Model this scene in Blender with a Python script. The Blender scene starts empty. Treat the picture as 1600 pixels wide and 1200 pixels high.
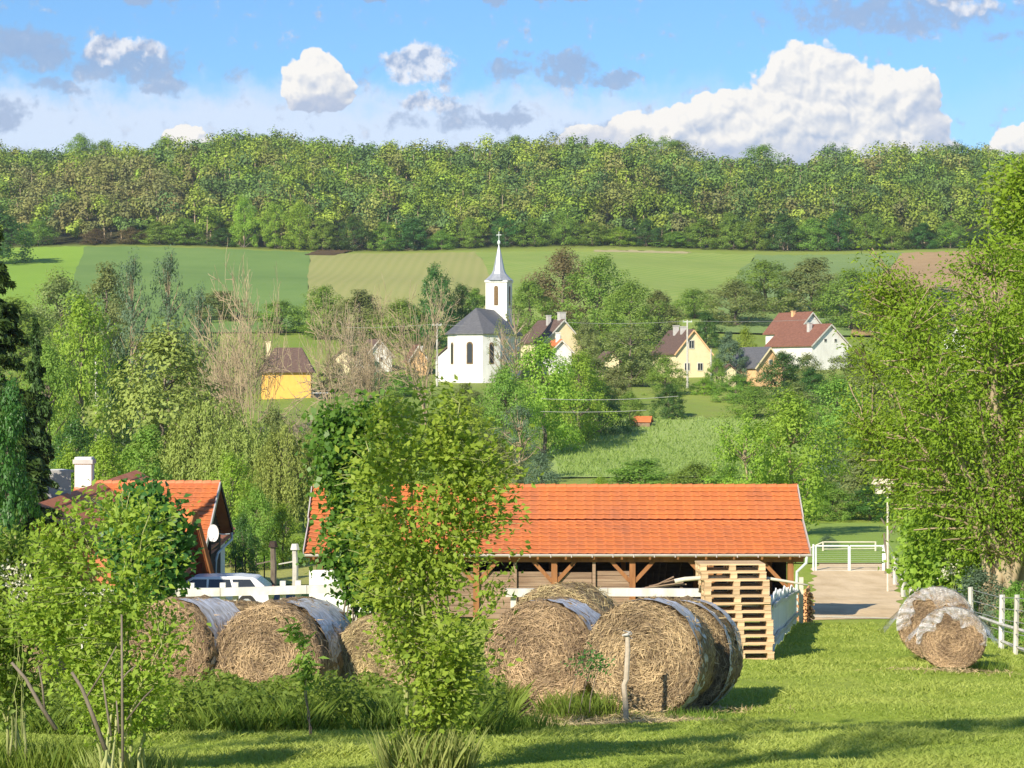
import bpy, math, random
import numpy as np
from mathutils import Vector, Matrix, Quaternion

# ------------------------------------------------------------------ camera, sky, sun, exposure
sc = bpy.context.scene
COL = sc.collection
F = 3500.0                                   # focal length in pixels of the 1600 px wide photograph
cam_d = bpy.data.cameras.new('camera'); cam = bpy.data.objects.new('camera', cam_d); COL.objects.link(cam)
cam.location = (0, 0, 0); cam.rotation_euler = (math.radians(90), 0, 0)
cam_d.sensor_width = 36; cam_d.lens = F / 1600 * 36; cam_d.clip_start = 0.5; cam_d.clip_end = 20000
sc.camera = cam
SUN_E, SUN_A = math.radians(30), math.radians(208)      # elevation, compass direction (from +Y towards +X)
S = Vector((math.sin(SUN_A) * math.cos(SUN_E), math.cos(SUN_A) * math.cos(SUN_E), math.sin(SUN_E)))
sun_d = bpy.data.lights.new('sun', 'SUN'); sun_d.energy = 4.2; sun_d.angle = math.radians(0.5); sun_d.color = (1.0, 0.90, 0.74)
sun = bpy.data.objects.new('sun', sun_d); COL.objects.link(sun)
sun.rotation_euler = S.to_track_quat('Z', 'Y').to_euler(); sun.location = (-30, -30, 40)
sc.view_settings.view_transform = 'Standard'; sc.view_settings.look = 'None'
sc.view_settings.exposure = 0.82; sc.view_settings.gamma = 1.0; sc.view_settings.use_curve_mapping = False
try:
    sc.cycles.max_bounces = 6; sc.cycles.transparent_max_bounces = 8
except Exception: pass

W = bpy.data.worlds.new('World'); sc.world = W; W.use_nodes = True
nt = W.node_tree; nt.nodes.clear()
def N(t, nt=nt, **kw):
    n = nt.nodes.new(t)
    for k, v in kw.items(): setattr(n, k, v)
    return n
def L(a, b, nt=nt): nt.links.new(a, b)
def M2(op, a, b=None, c=None, clamp=False, nt=nt):
    n = nt.nodes.new('ShaderNodeMath'); n.operation = op; n.use_clamp = clamp
    for i, v in enumerate((a, b, c)):
        if v is None: continue
        if isinstance(v, (int, float)): n.inputs[i].default_value = v
        else: nt.links.new(v, n.inputs[i])
    return n.outputs[0]
def MIXC(f, a, b, nt=nt, mode='MIX'):
    n = nt.nodes.new('ShaderNodeMix'); n.data_type = 'RGBA'; n.blend_type = mode
    for s, v in ((0, f), (6, a), (7, b)):
        if isinstance(v, (int, float)): n.inputs[s].default_value = v
        elif isinstance(v, tuple): n.inputs[s].default_value = (*v[:3], 1)
        else: nt.links.new(v, n.inputs[s])
    return n.outputs[2]
sky = N('ShaderNodeTexSky', sky_type='NISHITA', sun_disc=False, sun_elevation=SUN_E, sun_rotation=SUN_A)
sky.air_density = 1.0; sky.dust_density = 0.2; sky.ozone_density = 3.0
STR = 0.1
tc = N('ShaderNodeTexCoord'); sep = N('ShaderNodeSeparateXYZ'); L(tc.outputs['Generated'], sep.inputs[0])
az = M2('ARCTAN2', sep.outputs[0], sep.outputs[1]); el = M2('ARCSINE', sep.outputs[2])
cv = N('ShaderNodeCombineXYZ'); L(az, cv.inputs[0]); L(el, cv.inputs[1])
def noise(vec, scale, detail=6, rough=0.55, nt=nt):
    n = nt.nodes.new('ShaderNodeTexNoise'); n.inputs['Scale'].default_value = scale
    n.inputs['Detail'].default_value = detail; n.inputs['Roughness'].default_value = rough
    if vec is not None: nt.links.new(vec, n.inputs['Vector'])
    return n
nA = noise(cv.outputs[0], 48, 5, .6); nB = noise(cv.outputs[0], 95, 8, 0.62)
for _n in (nA, nB): _n.noise_dimensions = '2D'
nC = noise(cv.outputs[0], 120, 5, .55); sh_ = N('ShaderNodeVectorMath', operation='ADD'); L(cv.outputs[0], sh_.inputs[0]); sh_.inputs[1].default_value = (.0022, -.0026, 0); nD = noise(sh_.outputs[0], 120, 5, .55)
for _n in (nC, nD): _n.noise_dimensions = '2D'
relief = M2('MULTIPLY_ADD', M2('SUBTRACT', nD.outputs['Fac'], nC.outputs['Fac']), 3.2, .62, clamp=True)  # light and shade of the small white clouds, painted into their colour
wv = N('ShaderNodeVectorMath', operation='MULTIPLY_ADD'); L(nA.outputs['Color'], wv.inputs[0])
wv.inputs[1].default_value = (0.034, 0.019, 0); wv.inputs[2].default_value = (-0.017, -0.0095, 0)
av = N('ShaderNodeVectorMath', operation='ADD'); L(cv.outputs[0], av.inputs[0]); L(wv.outputs[0], av.inputs[1])
def blobs(lst):
    tot = None
    for (px, py, rx, ry, dens) in lst:
        sb = N('ShaderNodeVectorMath', operation='SUBTRACT'); L(av.outputs[0], sb.inputs[0])
        sb.inputs[1].default_value = ((px - 800) / F, (600 - py) / F, 0)
        ml = N('ShaderNodeVectorMath', operation='MULTIPLY'); L(sb.outputs[0], ml.inputs[0]); ml.inputs[1].default_value = (F / rx, F / ry, 0)
        dt = N('ShaderNodeVectorMath', operation='DOT_PRODUCT'); L(ml.outputs[0], dt.inputs[0]); L(ml.outputs[0], dt.inputs[1])
        v = M2('MULTIPLY', M2('SUBTRACT', 1.0, dt.outputs['Value'], clamp=True), dens)
        tot = v if tot is None else M2('MAXIMUM', tot, v)
    return tot
def soft(v, k, lo, hi):
    s = M2('MULTIPLY_ADD', M2('SUBTRACT', nB.outputs['Fac'], 0.5), k, v)
    mr = N('ShaderNodeMapRange', interpolation_type='SMOOTHSTEP'); L(s, mr.inputs[0])
    mr.inputs[1].default_value = lo; mr.inputs[2].default_value = hi
    return mr.outputs[0]
grey = blobs([(60,92,72,46,1),(190,108,110,34,1),(262,140,40,20,.8),(235,2,75,20,.9),(795,110,62,20,.8),(825,84,26,16,.6),
    (886,104,44,36,1),(945,124,60,15,.9),(840,-2,115,16,1),(580,0,48,11,.8),(1400,34,240,42,.75),(40,192,42,24,.8),(100,152,70,14,.7),
    (372,118,42,22,.35),(560,118,60,20,.25),(735,196,120,20,.6),(800,188,62,20,.85),(640,200,60,20,.5),(700,176,60,16,.6),(1560,78,70,12,.5),
    (940,212,110,26,.55),(1150,-30,300,25,.6)])
white = blobs([(192,92,80,26,.9),(660,102,66,40,1),(668,160,58,22,1),(1500,20,120,18,.5)])
gm = soft(grey, 1.9, 0.08, 0.75); wm = soft(white, 1.8, 0.15, 0.75)
# low bank of pale haze cloud
mrb = N('ShaderNodeMapRange', interpolation_type='SMOOTHSTEP'); L(M2('MULTIPLY_ADD', M2('SUBTRACT', nA.outputs['Fac'], .5), -0.030, el), mrb.inputs[0])
mrb.inputs[1].default_value = 0.139; mrb.inputs[2].default_value = 0.118
mrb2 = N('ShaderNodeMapRange', interpolation_type='SMOOTHSTEP'); L(az, mrb2.inputs[0])
mrb2.inputs[1].default_value = 0.13; mrb2.inputs[2].default_value = 0.02
band = M2('MULTIPLY', mrb.outputs[0], M2('MULTIPLY_ADD', mrb2.outputs[0], 0.68, 0.12))
skyc = MIXC(1.0, sky.outputs[0], (0.47, 0.66, 0.84), mode='MULTIPLY')
k = 1 / STR
c1 = MIXC(band, skyc, (0.46 * k, 0.50 * k, 0.58 * k))
gcol = MIXC(nB.outputs['Fac'], (0.165 * k, 0.235 * k, 0.37 * k), (0.25 * k, 0.31 * k, 0.42 * k))
c2 = MIXC(M2('MULTIPLY', gm, 0.80), c1, gcol)
wcol = MIXC(relief, (0.22 * k, 0.28 * k, 0.40 * k), (0.52 * k, 0.53 * k, 0.56 * k))
c3 = MIXC(M2('MULTIPLY', wm, 0.9), c2, wcol)
CUM = [(1272,172,118,100),(1215,200,92,80),(1335,205,95,85),(1412,168,56,56),(1428,215,46,60),(1375,165,52,52),(1112,184,50,48),(1150,220,80,60),(1055,205,50,42),(985,214,46,34),(925,226,60,34),(1300,245,190,60),(1100,250,110,50),
       (492,120,46,38),(512,140,42,44),(474,148,36,32),(296,226,34,26),(1582,236,44,30),(1548,250,26,18)]
def height(off):
    o_ = N('ShaderNodeVectorMath', operation='ADD'); L(cv.outputs[0], o_.inputs[0]); o_.inputs[1].default_value = (*off, 0)
    n1 = noise(o_.outputs[0], 70, 3, .55); n1.noise_dimensions = '2D'; w1 = N('ShaderNodeVectorMath', operation='MULTIPLY_ADD'); L(n1.outputs['Color'], w1.inputs[0]); w1.inputs[1].default_value = (.010, .010, 0); w1.inputs[2].default_value = (-.005, -.005, 0)
    pp = N('ShaderNodeVectorMath', operation='ADD'); L(o_.outputs[0], pp.inputs[0]); L(w1.outputs[0], pp.inputs[1]); tot = None
    for (px, py, rx, ry) in CUM:
        sb = N('ShaderNodeVectorMath', operation='SUBTRACT'); L(pp.outputs[0], sb.inputs[0]); sb.inputs[1].default_value = ((px - 800) / F, (600 - py) / F, 0)
        ml = N('ShaderNodeVectorMath', operation='MULTIPLY'); L(sb.outputs[0], ml.inputs[0]); ml.inputs[1].default_value = (F / rx, F / ry, 0)
        dt = N('ShaderNodeVectorMath', operation='DOT_PRODUCT'); L(ml.outputs[0], dt.inputs[0]); L(ml.outputs[0], dt.inputs[1])
        v = M2('SUBTRACT', 1.0, dt.outputs['Value'])
        if tot is None: tot = v
        else:
            m_ = N('ShaderNodeMath', operation='SMOOTH_MAX'); L(tot, m_.inputs[0]); L(v, m_.inputs[1]); m_.inputs[2].default_value = .12; tot = m_.outputs[0]
    for sc_, am in ((62, .50), (135, .30), (290, .16)):
        vo = N('ShaderNodeTexVoronoi'); vo.voronoi_dimensions = '2D'; vo.feature = 'F1'; vo.inputs['Scale'].default_value = sc_; L(pp.outputs[0], vo.inputs['Vector'])
        tot = M2('MULTIPLY_ADD', M2('SUBTRACT', .42, vo.outputs['Distance']), am, tot)
    return M2('MULTIPLY_ADD', M2('SUBTRACT', nB.outputs['Fac'], .5), .30, tot)
h0 = height((0, 0)); h1 = height((-.0016, .0030))
cm = N('ShaderNodeMapRange', interpolation_type='SMOOTHSTEP'); L(h0, cm.inputs[0]); cm.inputs[1].default_value = .02; cm.inputs[2].default_value = .20
lit = M2('MULTIPLY_ADD', M2('SUBTRACT', h0, h1), 1.9, .60, clamp=True)  # sunlit and shaded sides of the cumulus, painted into the sky colour
low = N('ShaderNodeMapRange', interpolation_type='SMOOTHSTEP'); L(blobs([(498,172,60,26,1.2),(925,232,90,34,1),(1120,248,120,34,.9),(1250,246,110,26,.7),(1450,215,40,60,.7)]), low.inputs[0]); low.inputs[2].default_value = .9  # where the shaded grey undersides of the cumulus are painted
bcol = MIXC(lit, (0.30 * k, 0.345 * k, 0.43 * k), (0.585 * k, 0.565 * k, 0.535 * k)); bcol = MIXC(M2('MULTIPLY', low.outputs[0], .62), bcol, (0.27 * k, 0.32 * k, 0.43 * k))
c3 = MIXC(M2('MULTIPLY', cm.outputs[0], .97), c3, bcol)
bg = N('ShaderNodeBackground'); L(c3, bg.inputs[0]); bg.inputs[1].default_value = STR
# the rest of the sky: the same blue with scattered soft fair weather cloud
mpo = N('ShaderNodeMapping'); mpo.inputs['Scale'].default_value = (1, 1, 3.2); L(tc.outputs['Generated'], mpo.inputs[0]); nO = noise(mpo.outputs[0], 3.2, 4, .55)
mo = N('ShaderNodeMapRange', interpolation_type='SMOOTHSTEP'); L(nO.outputs['Fac'], mo.inputs[0]); mo.inputs[1].default_value = .56; mo.inputs[2].default_value = .70
co = MIXC(M2('MULTIPLY', mo.outputs[0], .8), MIXC(M2('MULTIPLY', mrb.outputs[0], .5), skyc, (0.46 * k, 0.50 * k, 0.58 * k)), (0.42 * k, 0.45 * k, 0.50 * k))
bo = N('ShaderNodeBackground'); L(co, bo.inputs[0]); bo.inputs[1].default_value = STR
inview = M2('MULTIPLY', M2('LESS_THAN', M2('ABSOLUTE', az), .34), M2('LESS_THAN', M2('ABSOLUTE', el), .26))
mxw = N('ShaderNodeMixShader'); L(inview, mxw.inputs[0]); L(bo.outputs[0], mxw.inputs[1]); L(bg.outputs[0], mxw.inputs[2])
wo = N('ShaderNodeOutputWorld'); L(mxw.outputs[0], wo.inputs[0])
W.cycles.sampling_method = 'MANUAL'; W.cycles.sample_map_resolution = 256

# ------------------------------------------------------------------ helpers
R = np.random.default_rng(7); rnd = random.Random(11)
def tag(o, label=None, cat=None, group=None, kind=None):
    if label: o['label'] = label
    if cat: o['category'] = cat
    if group: o['group'] = group
    if kind: o['kind'] = kind
    return o
def empty(name, loc, label, cat, group=None, rz=0.0):
    o = bpy.data.objects.new(name, None); COL.objects.link(o); o.location = loc; o.rotation_euler = (0, 0, rz)
    o.empty_display_size = 0.2
    return tag(o, label, cat, group)
def link(name, me, parent=None, mat=None, loc=None):
    o = bpy.data.objects.new(name, me); COL.objects.link(o)
    if parent is not None: o.parent = parent
    if loc is not None: o.location = loc
    if mat is not None:
        if len(me.materials) == 0: me.materials.append(mat)
        elif me.materials[0] != mat:
            o.material_slots[0].link = 'OBJECT'; o.material_slots[0].material = mat
    return o
class MB:
    def __init__(s): s.v = []; s.f = []; s.n = 0
    def add(s, V, Fc):
        V = np.asarray(V, float); s.v.append(V); b = s.n
        s.f += [tuple(b + i for i in f) for f in Fc]; s.n += len(V); return s
    def box(s, c, size, M=None):
        x, y, z = [a / 2 for a in size]
        V = np.array([(i * x, j * y, k_ * z) for i in (-1, 1) for j in (-1, 1) for k_ in (-1, 1)])
        if M is not None: V = V @ np.array(M).T[:3, :3] if hasattr(M, 'shape') else np.array([tuple(M @ Vector(p)) for p in V])
        return s.add(V + np.array(c), [(0,1,3,2),(4,6,7,5),(0,4,5,1),(2,3,7,6),(0,2,6,4),(1,5,7,3)])
    def bar(s, p0, p1, w, h=None):
        p0, p1 = Vector(p0), Vector(p1); d = p1 - p0
        q = d.to_track_quat('X', 'Z').to_matrix()
        return s.box((p0 + p1) / 2, (d.length, w, h or w), q)
    def tube(s, pts, rad, sides=6, caps=True):
        P = np.asarray(pts, float); n = len(P)
        rad = np.broadcast_to(np.asarray(rad, float), (n,))
        T = np.gradient(P, axis=0); T /= np.linalg.norm(T, axis=1)[:, None] + 1e-9
        up = np.array([0, 0, 1.0]) if abs(T[0][2]) < 0.9 else np.array([1.0, 0, 0])
        A = np.cross(T, up); A /= np.linalg.norm(A, axis=1)[:, None] + 1e-9; B = np.cross(T, A)
        an = np.arange(sides) * 2 * math.pi / sides
        V = P[:, None, :] + rad[:, None, None] * (A[:, None, :] * np.cos(an)[None, :, None] + B[:, None, :] * np.sin(an)[None, :, None])
        fs = [(i*sides+j, i*sides+(j+1) % sides, (i+1)*sides+(j+1) % sides, (i+1)*sides+j) for i in range(n-1) for j in range(sides)]
        if caps: fs += [tuple(range(sides-1, -1, -1)), tuple((n-1)*sides+j for j in range(sides))]
        return s.add(V.reshape(-1, 3), fs)
    def me(s, name='m', smooth=False):
        m = bpy.data.meshes.new(name)
        m.from_pydata(np.concatenate(s.v).tolist() if s.v else [], [], s.f)
        if smooth: m.polygons.foreach_set('use_smooth', [True] * len(m.polygons))
        m.update(); return m
    def build(s, name, mat, parent=None, smooth=False): return link(name, s.me(name, smooth), parent, mat)

def pchip(xs, ys):
    xs = np.array(xs, float); ys = np.array(ys, float); h = np.diff(xs); dl = np.diff(ys) / h
    m = np.zeros(len(xs)); m[1:-1] = np.where(dl[:-1] * dl[1:] > 0, 2 * dl[:-1] * dl[1:] / (dl[:-1] + dl[1:] + 1e-12), 0); m[0] = dl[0]; m[-1] = dl[-1]
    def f(x):
        x = np.clip(x, xs[0], xs[-1]); i = np.clip(np.searchsorted(xs, x) - 1, 0, len(h) - 1); t = (x - xs[i]) / h[i]
        return ((2*t**3-3*t**2+1)*ys[i] + (t**3-2*t**2+t)*h[i]*m[i] + (-2*t**3+3*t**2)*ys[i+1] + (t**3-t**2)*h[i]*m[i+1])
    return f
prof = pchip([-400,-60,0,18,27.5,41,58,73,106,125,150,200,235,270,300,320,345,400,450,620,800,860,1000,1500,4000],
             [6,0.5,-1.6,-3.09,-4.08,-5.03,-6.38,-7.61,-8.87,-8.93,-9.34,-8.57,-6.7,-3.86,-1.29,0.0,2.2,9.1,16.7,37.5,72.5,74.5,66,40,0])
def sst(a, b, x): t = np.clip((x - a) / (b - a), 0, 1); return t * t * (3 - 2 * t)
def G(x, y):
    x = np.asarray(x, float); y = np.asarray(y, float)
    z = prof(y)
    z = z + 0.5 * (1 - sst(-6.6, -3.5, x)) * np.exp(-((y - 66) / 6.5) ** 2)
    far = sst(80, 300, y)
    z = z + far * (0.5 * np.sin(x * 0.05 + 1) + 0.4 * np.sin(y * 0.07 + x * 0.03))
    z = z + sst(560, 800, y) * (2.5 * np.sin(x * 0.021 + 2.2) + 1.6 * np.sin(x * 0.055)) * (y < 1500)
    z = z + sst(560, 800, y) * (1 - sst(-110, -30, x)) * 3.0 * (y < 1500)
    z = z + (1 - sst(60, 100, y)) * 0.03 * (np.sin(x * 1.3 + y * .7) + np.sin(y * 1.9 - x * .6))
    return z
def g(x, y): return float(G(x, y))
def X(px, d): return (px - 800) / F * d
def Z(py, d): return (600 - py) / F * d
def pos(px, d, dz=0.0): x = X(px, d); return (x, d, g(x, d) + dz)

# ------------------------------------------------------------------ materials
def mat(name, fn):
    m = bpy.data.materials.new(name); m.use_nodes = True; t = m.node_tree; t.nodes.clear()
    out = t.nodes.new('ShaderNodeOutputMaterial'); t.links.new(fn(t), out.inputs[0]); return m
def coords(t, kind='Object', scale=(1, 1, 1)):
    c = t.nodes.new('ShaderNodeTexCoord'); mp = t.nodes.new('ShaderNodeMapping'); mp.inputs['Scale'].default_value = scale
    t.links.new(c.outputs[kind], mp.inputs[0]); return mp.outputs[0]
def bump(t, h, strength=0.4, dist=0.02):
    b = t.nodes.new('ShaderNodeBump'); b.inputs['Strength'].default_value = strength; b.inputs['Distance'].default_value = dist
    t.links.new(h, b.inputs['Height']); return b.outputs[0]
def pbsdf(t, col, rough=0.7, spec=0.3, normal=None, metal=0.0, **kw):
    p = t.nodes.new('ShaderNodeBsdfPrincipled')
    if isinstance(col, tuple): p.inputs['Base Color'].default_value = (*col, 1)
    else: t.links.new(col, p.inputs['Base Color'])
    if isinstance(rough, (int, float)): p.inputs['Roughness'].default_value = rough
    else: t.links.new(rough, p.inputs['Roughness'])
    p.inputs['Specular IOR Level'].default_value = spec; p.inputs['Metallic'].default_value = metal
    if normal is not None: t.links.new(normal, p.inputs['Normal'])
    return p
def simple(name, a, b, scale=4, stretch=(1, 1, 1), rough=0.7, spec=0.3, bmp=0.3, bd=0.01, detail=6, metal=0, kind='Object', rndobj=0.0):
    def fn(t):
        c = coords(t, kind, stretch); n = noise(c, scale, detail, 0.6, nt=t)
        mr = t.nodes.new('ShaderNodeMapRange'); t.links.new(n.outputs['Fac'], mr.inputs[0]); mr.inputs[1].default_value = 0.3; mr.inputs[2].default_value = 0.7
        col = MIXC(mr.outputs[0], a, b, nt=t)
        if rndobj:
            oi = t.nodes.new('ShaderNodeObjectInfo'); hs = t.nodes.new('ShaderNodeHueSaturation')
            t.links.new(M2('MULTIPLY_ADD', oi.outputs['Random'], rndobj * 2, 1 - rndobj, nt=t), hs.inputs['Value']); t.links.new(col, hs.inputs['Color']); col = hs.outputs[0]
        n2 = noise(c, scale * 4, 4, 0.6, nt=t)
        return pbsdf(t, col, rough, spec, bump(t, n2.outputs['Fac'], bmp, bd) if bmp else None, metal).outputs[0]
    return mat(name, fn)
def leafmat(name, a, b, trans=0.48, rough=0.55, attr='tint', orand=0.12, spec=0.25):
    def fn(t):
        at = t.nodes.new('ShaderNodeAttribute'); at.attribute_name = attr
        col = MIXC(at.outputs['Fac'], a, b, nt=t)
        oi = t.nodes.new('ShaderNodeObjectInfo'); hs = t.nodes.new('ShaderNodeHueSaturation')
        t.links.new(M2('MULTIPLY_ADD', oi.outputs['Random'], 0.03, 0.485, nt=t), hs.inputs['Hue'])
        t.links.new(M2('MULTIPLY_ADD', oi.outputs['Random'], orand * 2, 1 - orand, nt=t), hs.inputs['Value']); t.links.new(col, hs.inputs['Color'])
        p = pbsdf(t, hs.outputs[0], rough, spec)
        tr = t.nodes.new('ShaderNodeBsdfTranslucent'); t.links.new(MIXC(1.0, hs.outputs[0], (1.25, 1.15, 0.6), nt=t, mode='MULTIPLY'), tr.inputs[0])
        mx = t.nodes.new('ShaderNodeMixShader'); mx.inputs[0].default_value = trans
        t.links.new(p.outputs[0], mx.inputs[1]); t.links.new(tr.outputs[0], mx.inputs[2]); return mx.outputs[0]
    return mat(name, fn)
M = {}
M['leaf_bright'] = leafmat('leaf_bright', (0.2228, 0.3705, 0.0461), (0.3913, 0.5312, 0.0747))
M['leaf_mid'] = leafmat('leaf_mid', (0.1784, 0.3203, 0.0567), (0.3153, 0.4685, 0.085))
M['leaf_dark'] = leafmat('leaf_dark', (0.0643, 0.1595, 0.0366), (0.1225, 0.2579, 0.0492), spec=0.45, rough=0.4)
M['leaf_maple'] = leafmat('leaf_maple', (0.085, 0.20, 0.025), (0.17, 0.32, 0.045), spec=.4, rough=.45)
M['leaf_olive'] = leafmat('leaf_olive', (0.205, 0.2644, 0.0882), (0.3247, 0.3746, 0.1359))
M['leaf_grey'] = leafmat('leaf_grey', (0.13, 0.2181, 0.1289), (0.2246, 0.3234, 0.2007))
M['leaf_willow'] = leafmat('leaf_willow', (0.2313, 0.3002, 0.0672), (0.3522, 0.4134, 0.0994), trans=0.3)
M['leaf_ash'] = leafmat('leaf_ash', (0.1737, 0.2823, 0.0222), (0.3002, 0.4188, 0.0345), trans=0.42)
M['leaf_brown'] = leafmat('leaf_brown', (0.1803, 0.158, 0.0758), (0.2808, 0.2271, 0.1104))
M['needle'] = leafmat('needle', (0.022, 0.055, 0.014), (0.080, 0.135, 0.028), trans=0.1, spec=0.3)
M['blossom'] = leafmat('blossom', (0.5, 0.5, 0.38), (0.8, 0.78, 0.65), trans=0.2)
M['weed'] = leafmat('weed', (0.1356, 0.2372, 0.0388), (0.2638, 0.362, 0.0596))
M['blade'] = leafmat('blade', (0.25, 0.335, 0.050), (0.46, 0.51, 0.125), trans=0.4)
M['hay_grass'] = leafmat('hay_grass', (0.25, 0.38, 0.09), (0.38, 0.50, 0.15), trans=.5)
M['tallgrass'] = leafmat('tallgrass', (0.19, 0.27, 0.05), (0.48, 0.48, 0.18), trans=0.4)
M['straw'] = leafmat('straw', (0.17, 0.12, 0.066), (0.72, 0.55, 0.30), trans=0.15, orand=.08)
M['bark'] = simple('bark', (0.10, 0.08, 0.06), (0.26, 0.22, 0.17), 6, (1, 1, .3), 0.9, 0.1, 0.6)
M['bark_pale'] = simple('bark_pale', (0.23, 0.175, 0.11), (0.46, 0.37, 0.24), 3, (1, 1, .4), 0.9, 0.1, 0.5)
M['twig_brown'] = simple('twig_brown', (0.24, 0.18, 0.12), (0.44, 0.36, 0.27), 3, (1, 1, .4), 0.9, 0.1, 0.3)
M['stem_green'] = simple('stem_green', (0.22, 0.26, 0.08), (0.42, 0.42, 0.20), 5, (1, 1, .3), 0.7, 0.2, 0.3)

def woodcol(t):
    at = t.nodes.new('ShaderNodeAttribute'); at.attribute_name = 'col'
    p = pbsdf(t, at.outputs['Color'], 0.6, 0.2)
    tr = t.nodes.new('ShaderNodeBsdfTranslucent'); t.links.new(at.outputs['Color'], tr.inputs[0])
    mx = t.nodes.new('ShaderNodeMixShader'); mx.inputs[0].default_value = 0.28
    t.links.new(p.outputs[0], mx.inputs[1]); t.links.new(tr.outputs[0], mx.inputs[2]); return mx.outputs[0]
M['wood_mass'] = mat('wood_mass', woodcol)

def ground_fn(t):
    c = coords(t, 'Object')
    n1 = noise(c, 0.35, 5, 0.6, nt=t); n2 = noise(coords(t, 'Object', (1, .35, 1)), 2.2, 6, 0.65, nt=t); n3 = noise(c, 14, 5, 0.7, nt=t); n4 = noise(c, 0.02, 6, 0.6, nt=t)
    def mr(s, a, b):
        m_ = t.nodes.new('ShaderNodeMapRange'); t.links.new(s, m_.inputs[0]); m_.inputs[1].default_value = a; m_.inputs[2].default_value = b; return m_.outputs[0]
    near = MIXC(mr(n2.outputs['Fac'], .35, .65), (0.25, 0.34, 0.035), (0.38, 0.45, 0.07), nt=t)
    near = MIXC(mr(n1.outputs['Fac'], .5, .75), near, (0.38, 0.42, 0.09), nt=t)
    near = MIXC(M2('MULTIPLY', mr(n3.outputs['Fac'], .3, .7), 0.5, nt=t), near, (0.16, 0.25, 0.03), nt=t)
    farc = MIXC(mr(n4.outputs['Fac'], .35, .65), (0.17, 0.26, 0.04), (0.29, 0.35, 0.07), nt=t)
    farc = MIXC(M2('MULTIPLY', mr(n1.outputs['Fac'], .4, .7), 0.5, nt=t), farc, (0.22, 0.24, 0.08), nt=t)
    sx = t.nodes.new('ShaderNodeSeparateXYZ'); t.links.new(c, sx.inputs[0])
    col = MIXC(mr(sx.outputs[1], 115, 190), near, farc, nt=t)
    col = MIXC(mr(sx.outputs[1], 612, 625), col, (0.045, 0.05, 0.02), nt=t)      # leaf litter under the wood
    return pbsdf(t, col, 0.9, 0.1, bump(t, n3.outputs['Fac'], 0.6, 0.04)).outputs[0]
M['ground'] = mat('ground', ground_fn)
def field_mat(name, a, b, stripe=0.0, freq=1.0, sc_=0.15, ang=0.0, c3=None):
    def fn(t):
        c = coords(t, 'Object'); n = noise(c, sc_, 7, 0.65, nt=t); nn = noise(c, 1.5, 4, 0.7, nt=t)
        f = M2('MULTIPLY_ADD', M2('SUBTRACT', n.outputs['Fac'], .5, nt=t), 2.6, .5, clamp=True, nt=t)
        if stripe:
            mp = t.nodes.new('ShaderNodeMapping'); mp.inputs['Rotation'].default_value = (0, 0, ang); t.links.new(c, mp.inputs[0])
            w = t.nodes.new('ShaderNodeTexWave'); w.inputs['Scale'].default_value = freq; w.inputs['Distortion'].default_value = .5; w.inputs['Detail'].default_value = 3; w.inputs['Detail Scale'].default_value = .4
            t.links.new(mp.outputs[0], w.inputs[0])
            f = M2('MULTIPLY_ADD', w.outputs['Fac'], stripe, M2('MULTIPLY', f, 1 - stripe, nt=t), clamp=True, nt=t)
        col = MIXC(f, a, b, nt=t); col = MIXC(M2('MULTIPLY', nn.outputs['Fac'], .35, nt=t), col, c3 or a, nt=t)
        return pbsdf(t, col, 0.9, 0.1, bump(t, nn.outputs['Fac'], 0.6, 0.2)).outputs[0]
    return mat(name, fn)
M['white_plaster'] = simple('white_plaster', (0.64, 0.63, 0.58), (0.82, 0.81, 0.77), .9, (1, 1, .5), bmp=0.2, rough=0.9, spec=.1)
M['plinth'] = simple('plinth', (0.42, 0.40, 0.38), (0.55, 0.53, 0.5), 2, rough=0.9)
M['yellow_plaster'] = simple('yellow_plaster', (0.70, 0.40, 0.09), (0.78, 0.47, 0.12), 1.5, rough=.9, spec=.1)
M['cream_plaster'] = simple('cream_plaster', (0.70, 0.60, 0.36), (0.78, 0.68, 0.44), 1.5, rough=.9, spec=.1)
M['peach_plaster'] = simple('peach_plaster', (0.68, 0.42, 0.20), (0.75, 0.50, 0.28), 1.5, rough=.9, spec=.1)
M['glass_dark'] = mat('glass_dark', lambda t: pbsdf(t, (0.03, 0.035, 0.04), 0.08, 0.6).outputs[0])
M['window_brown'] = simple('window_brown', (0.12, 0.07, 0.03), (0.20, 0.13, 0.05), 4)
M['slate'] = simple('slate', (0.075, 0.078, 0.085), (0.15, 0.15, 0.16), 3, (1, 1, 4), 0.6, 0.4)
M['zinc'] = simple('zinc', (0.35, 0.37, 0.40), (0.50, 0.52, 0.55), 2, (1, 1, .3), 0.45, 0.5, metal=0.4)
M['roof_brown'] = simple('roof_brown', (0.085, 0.055, 0.045), (0.17, 0.11, 0.085), 3, (1, 1, 3), .8)
M['roof_redbrown'] = simple('roof_redbrown', (0.16, 0.07, 0.045), (0.26, 0.12, 0.08), 2, (1, 1, 3), .8)
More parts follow.
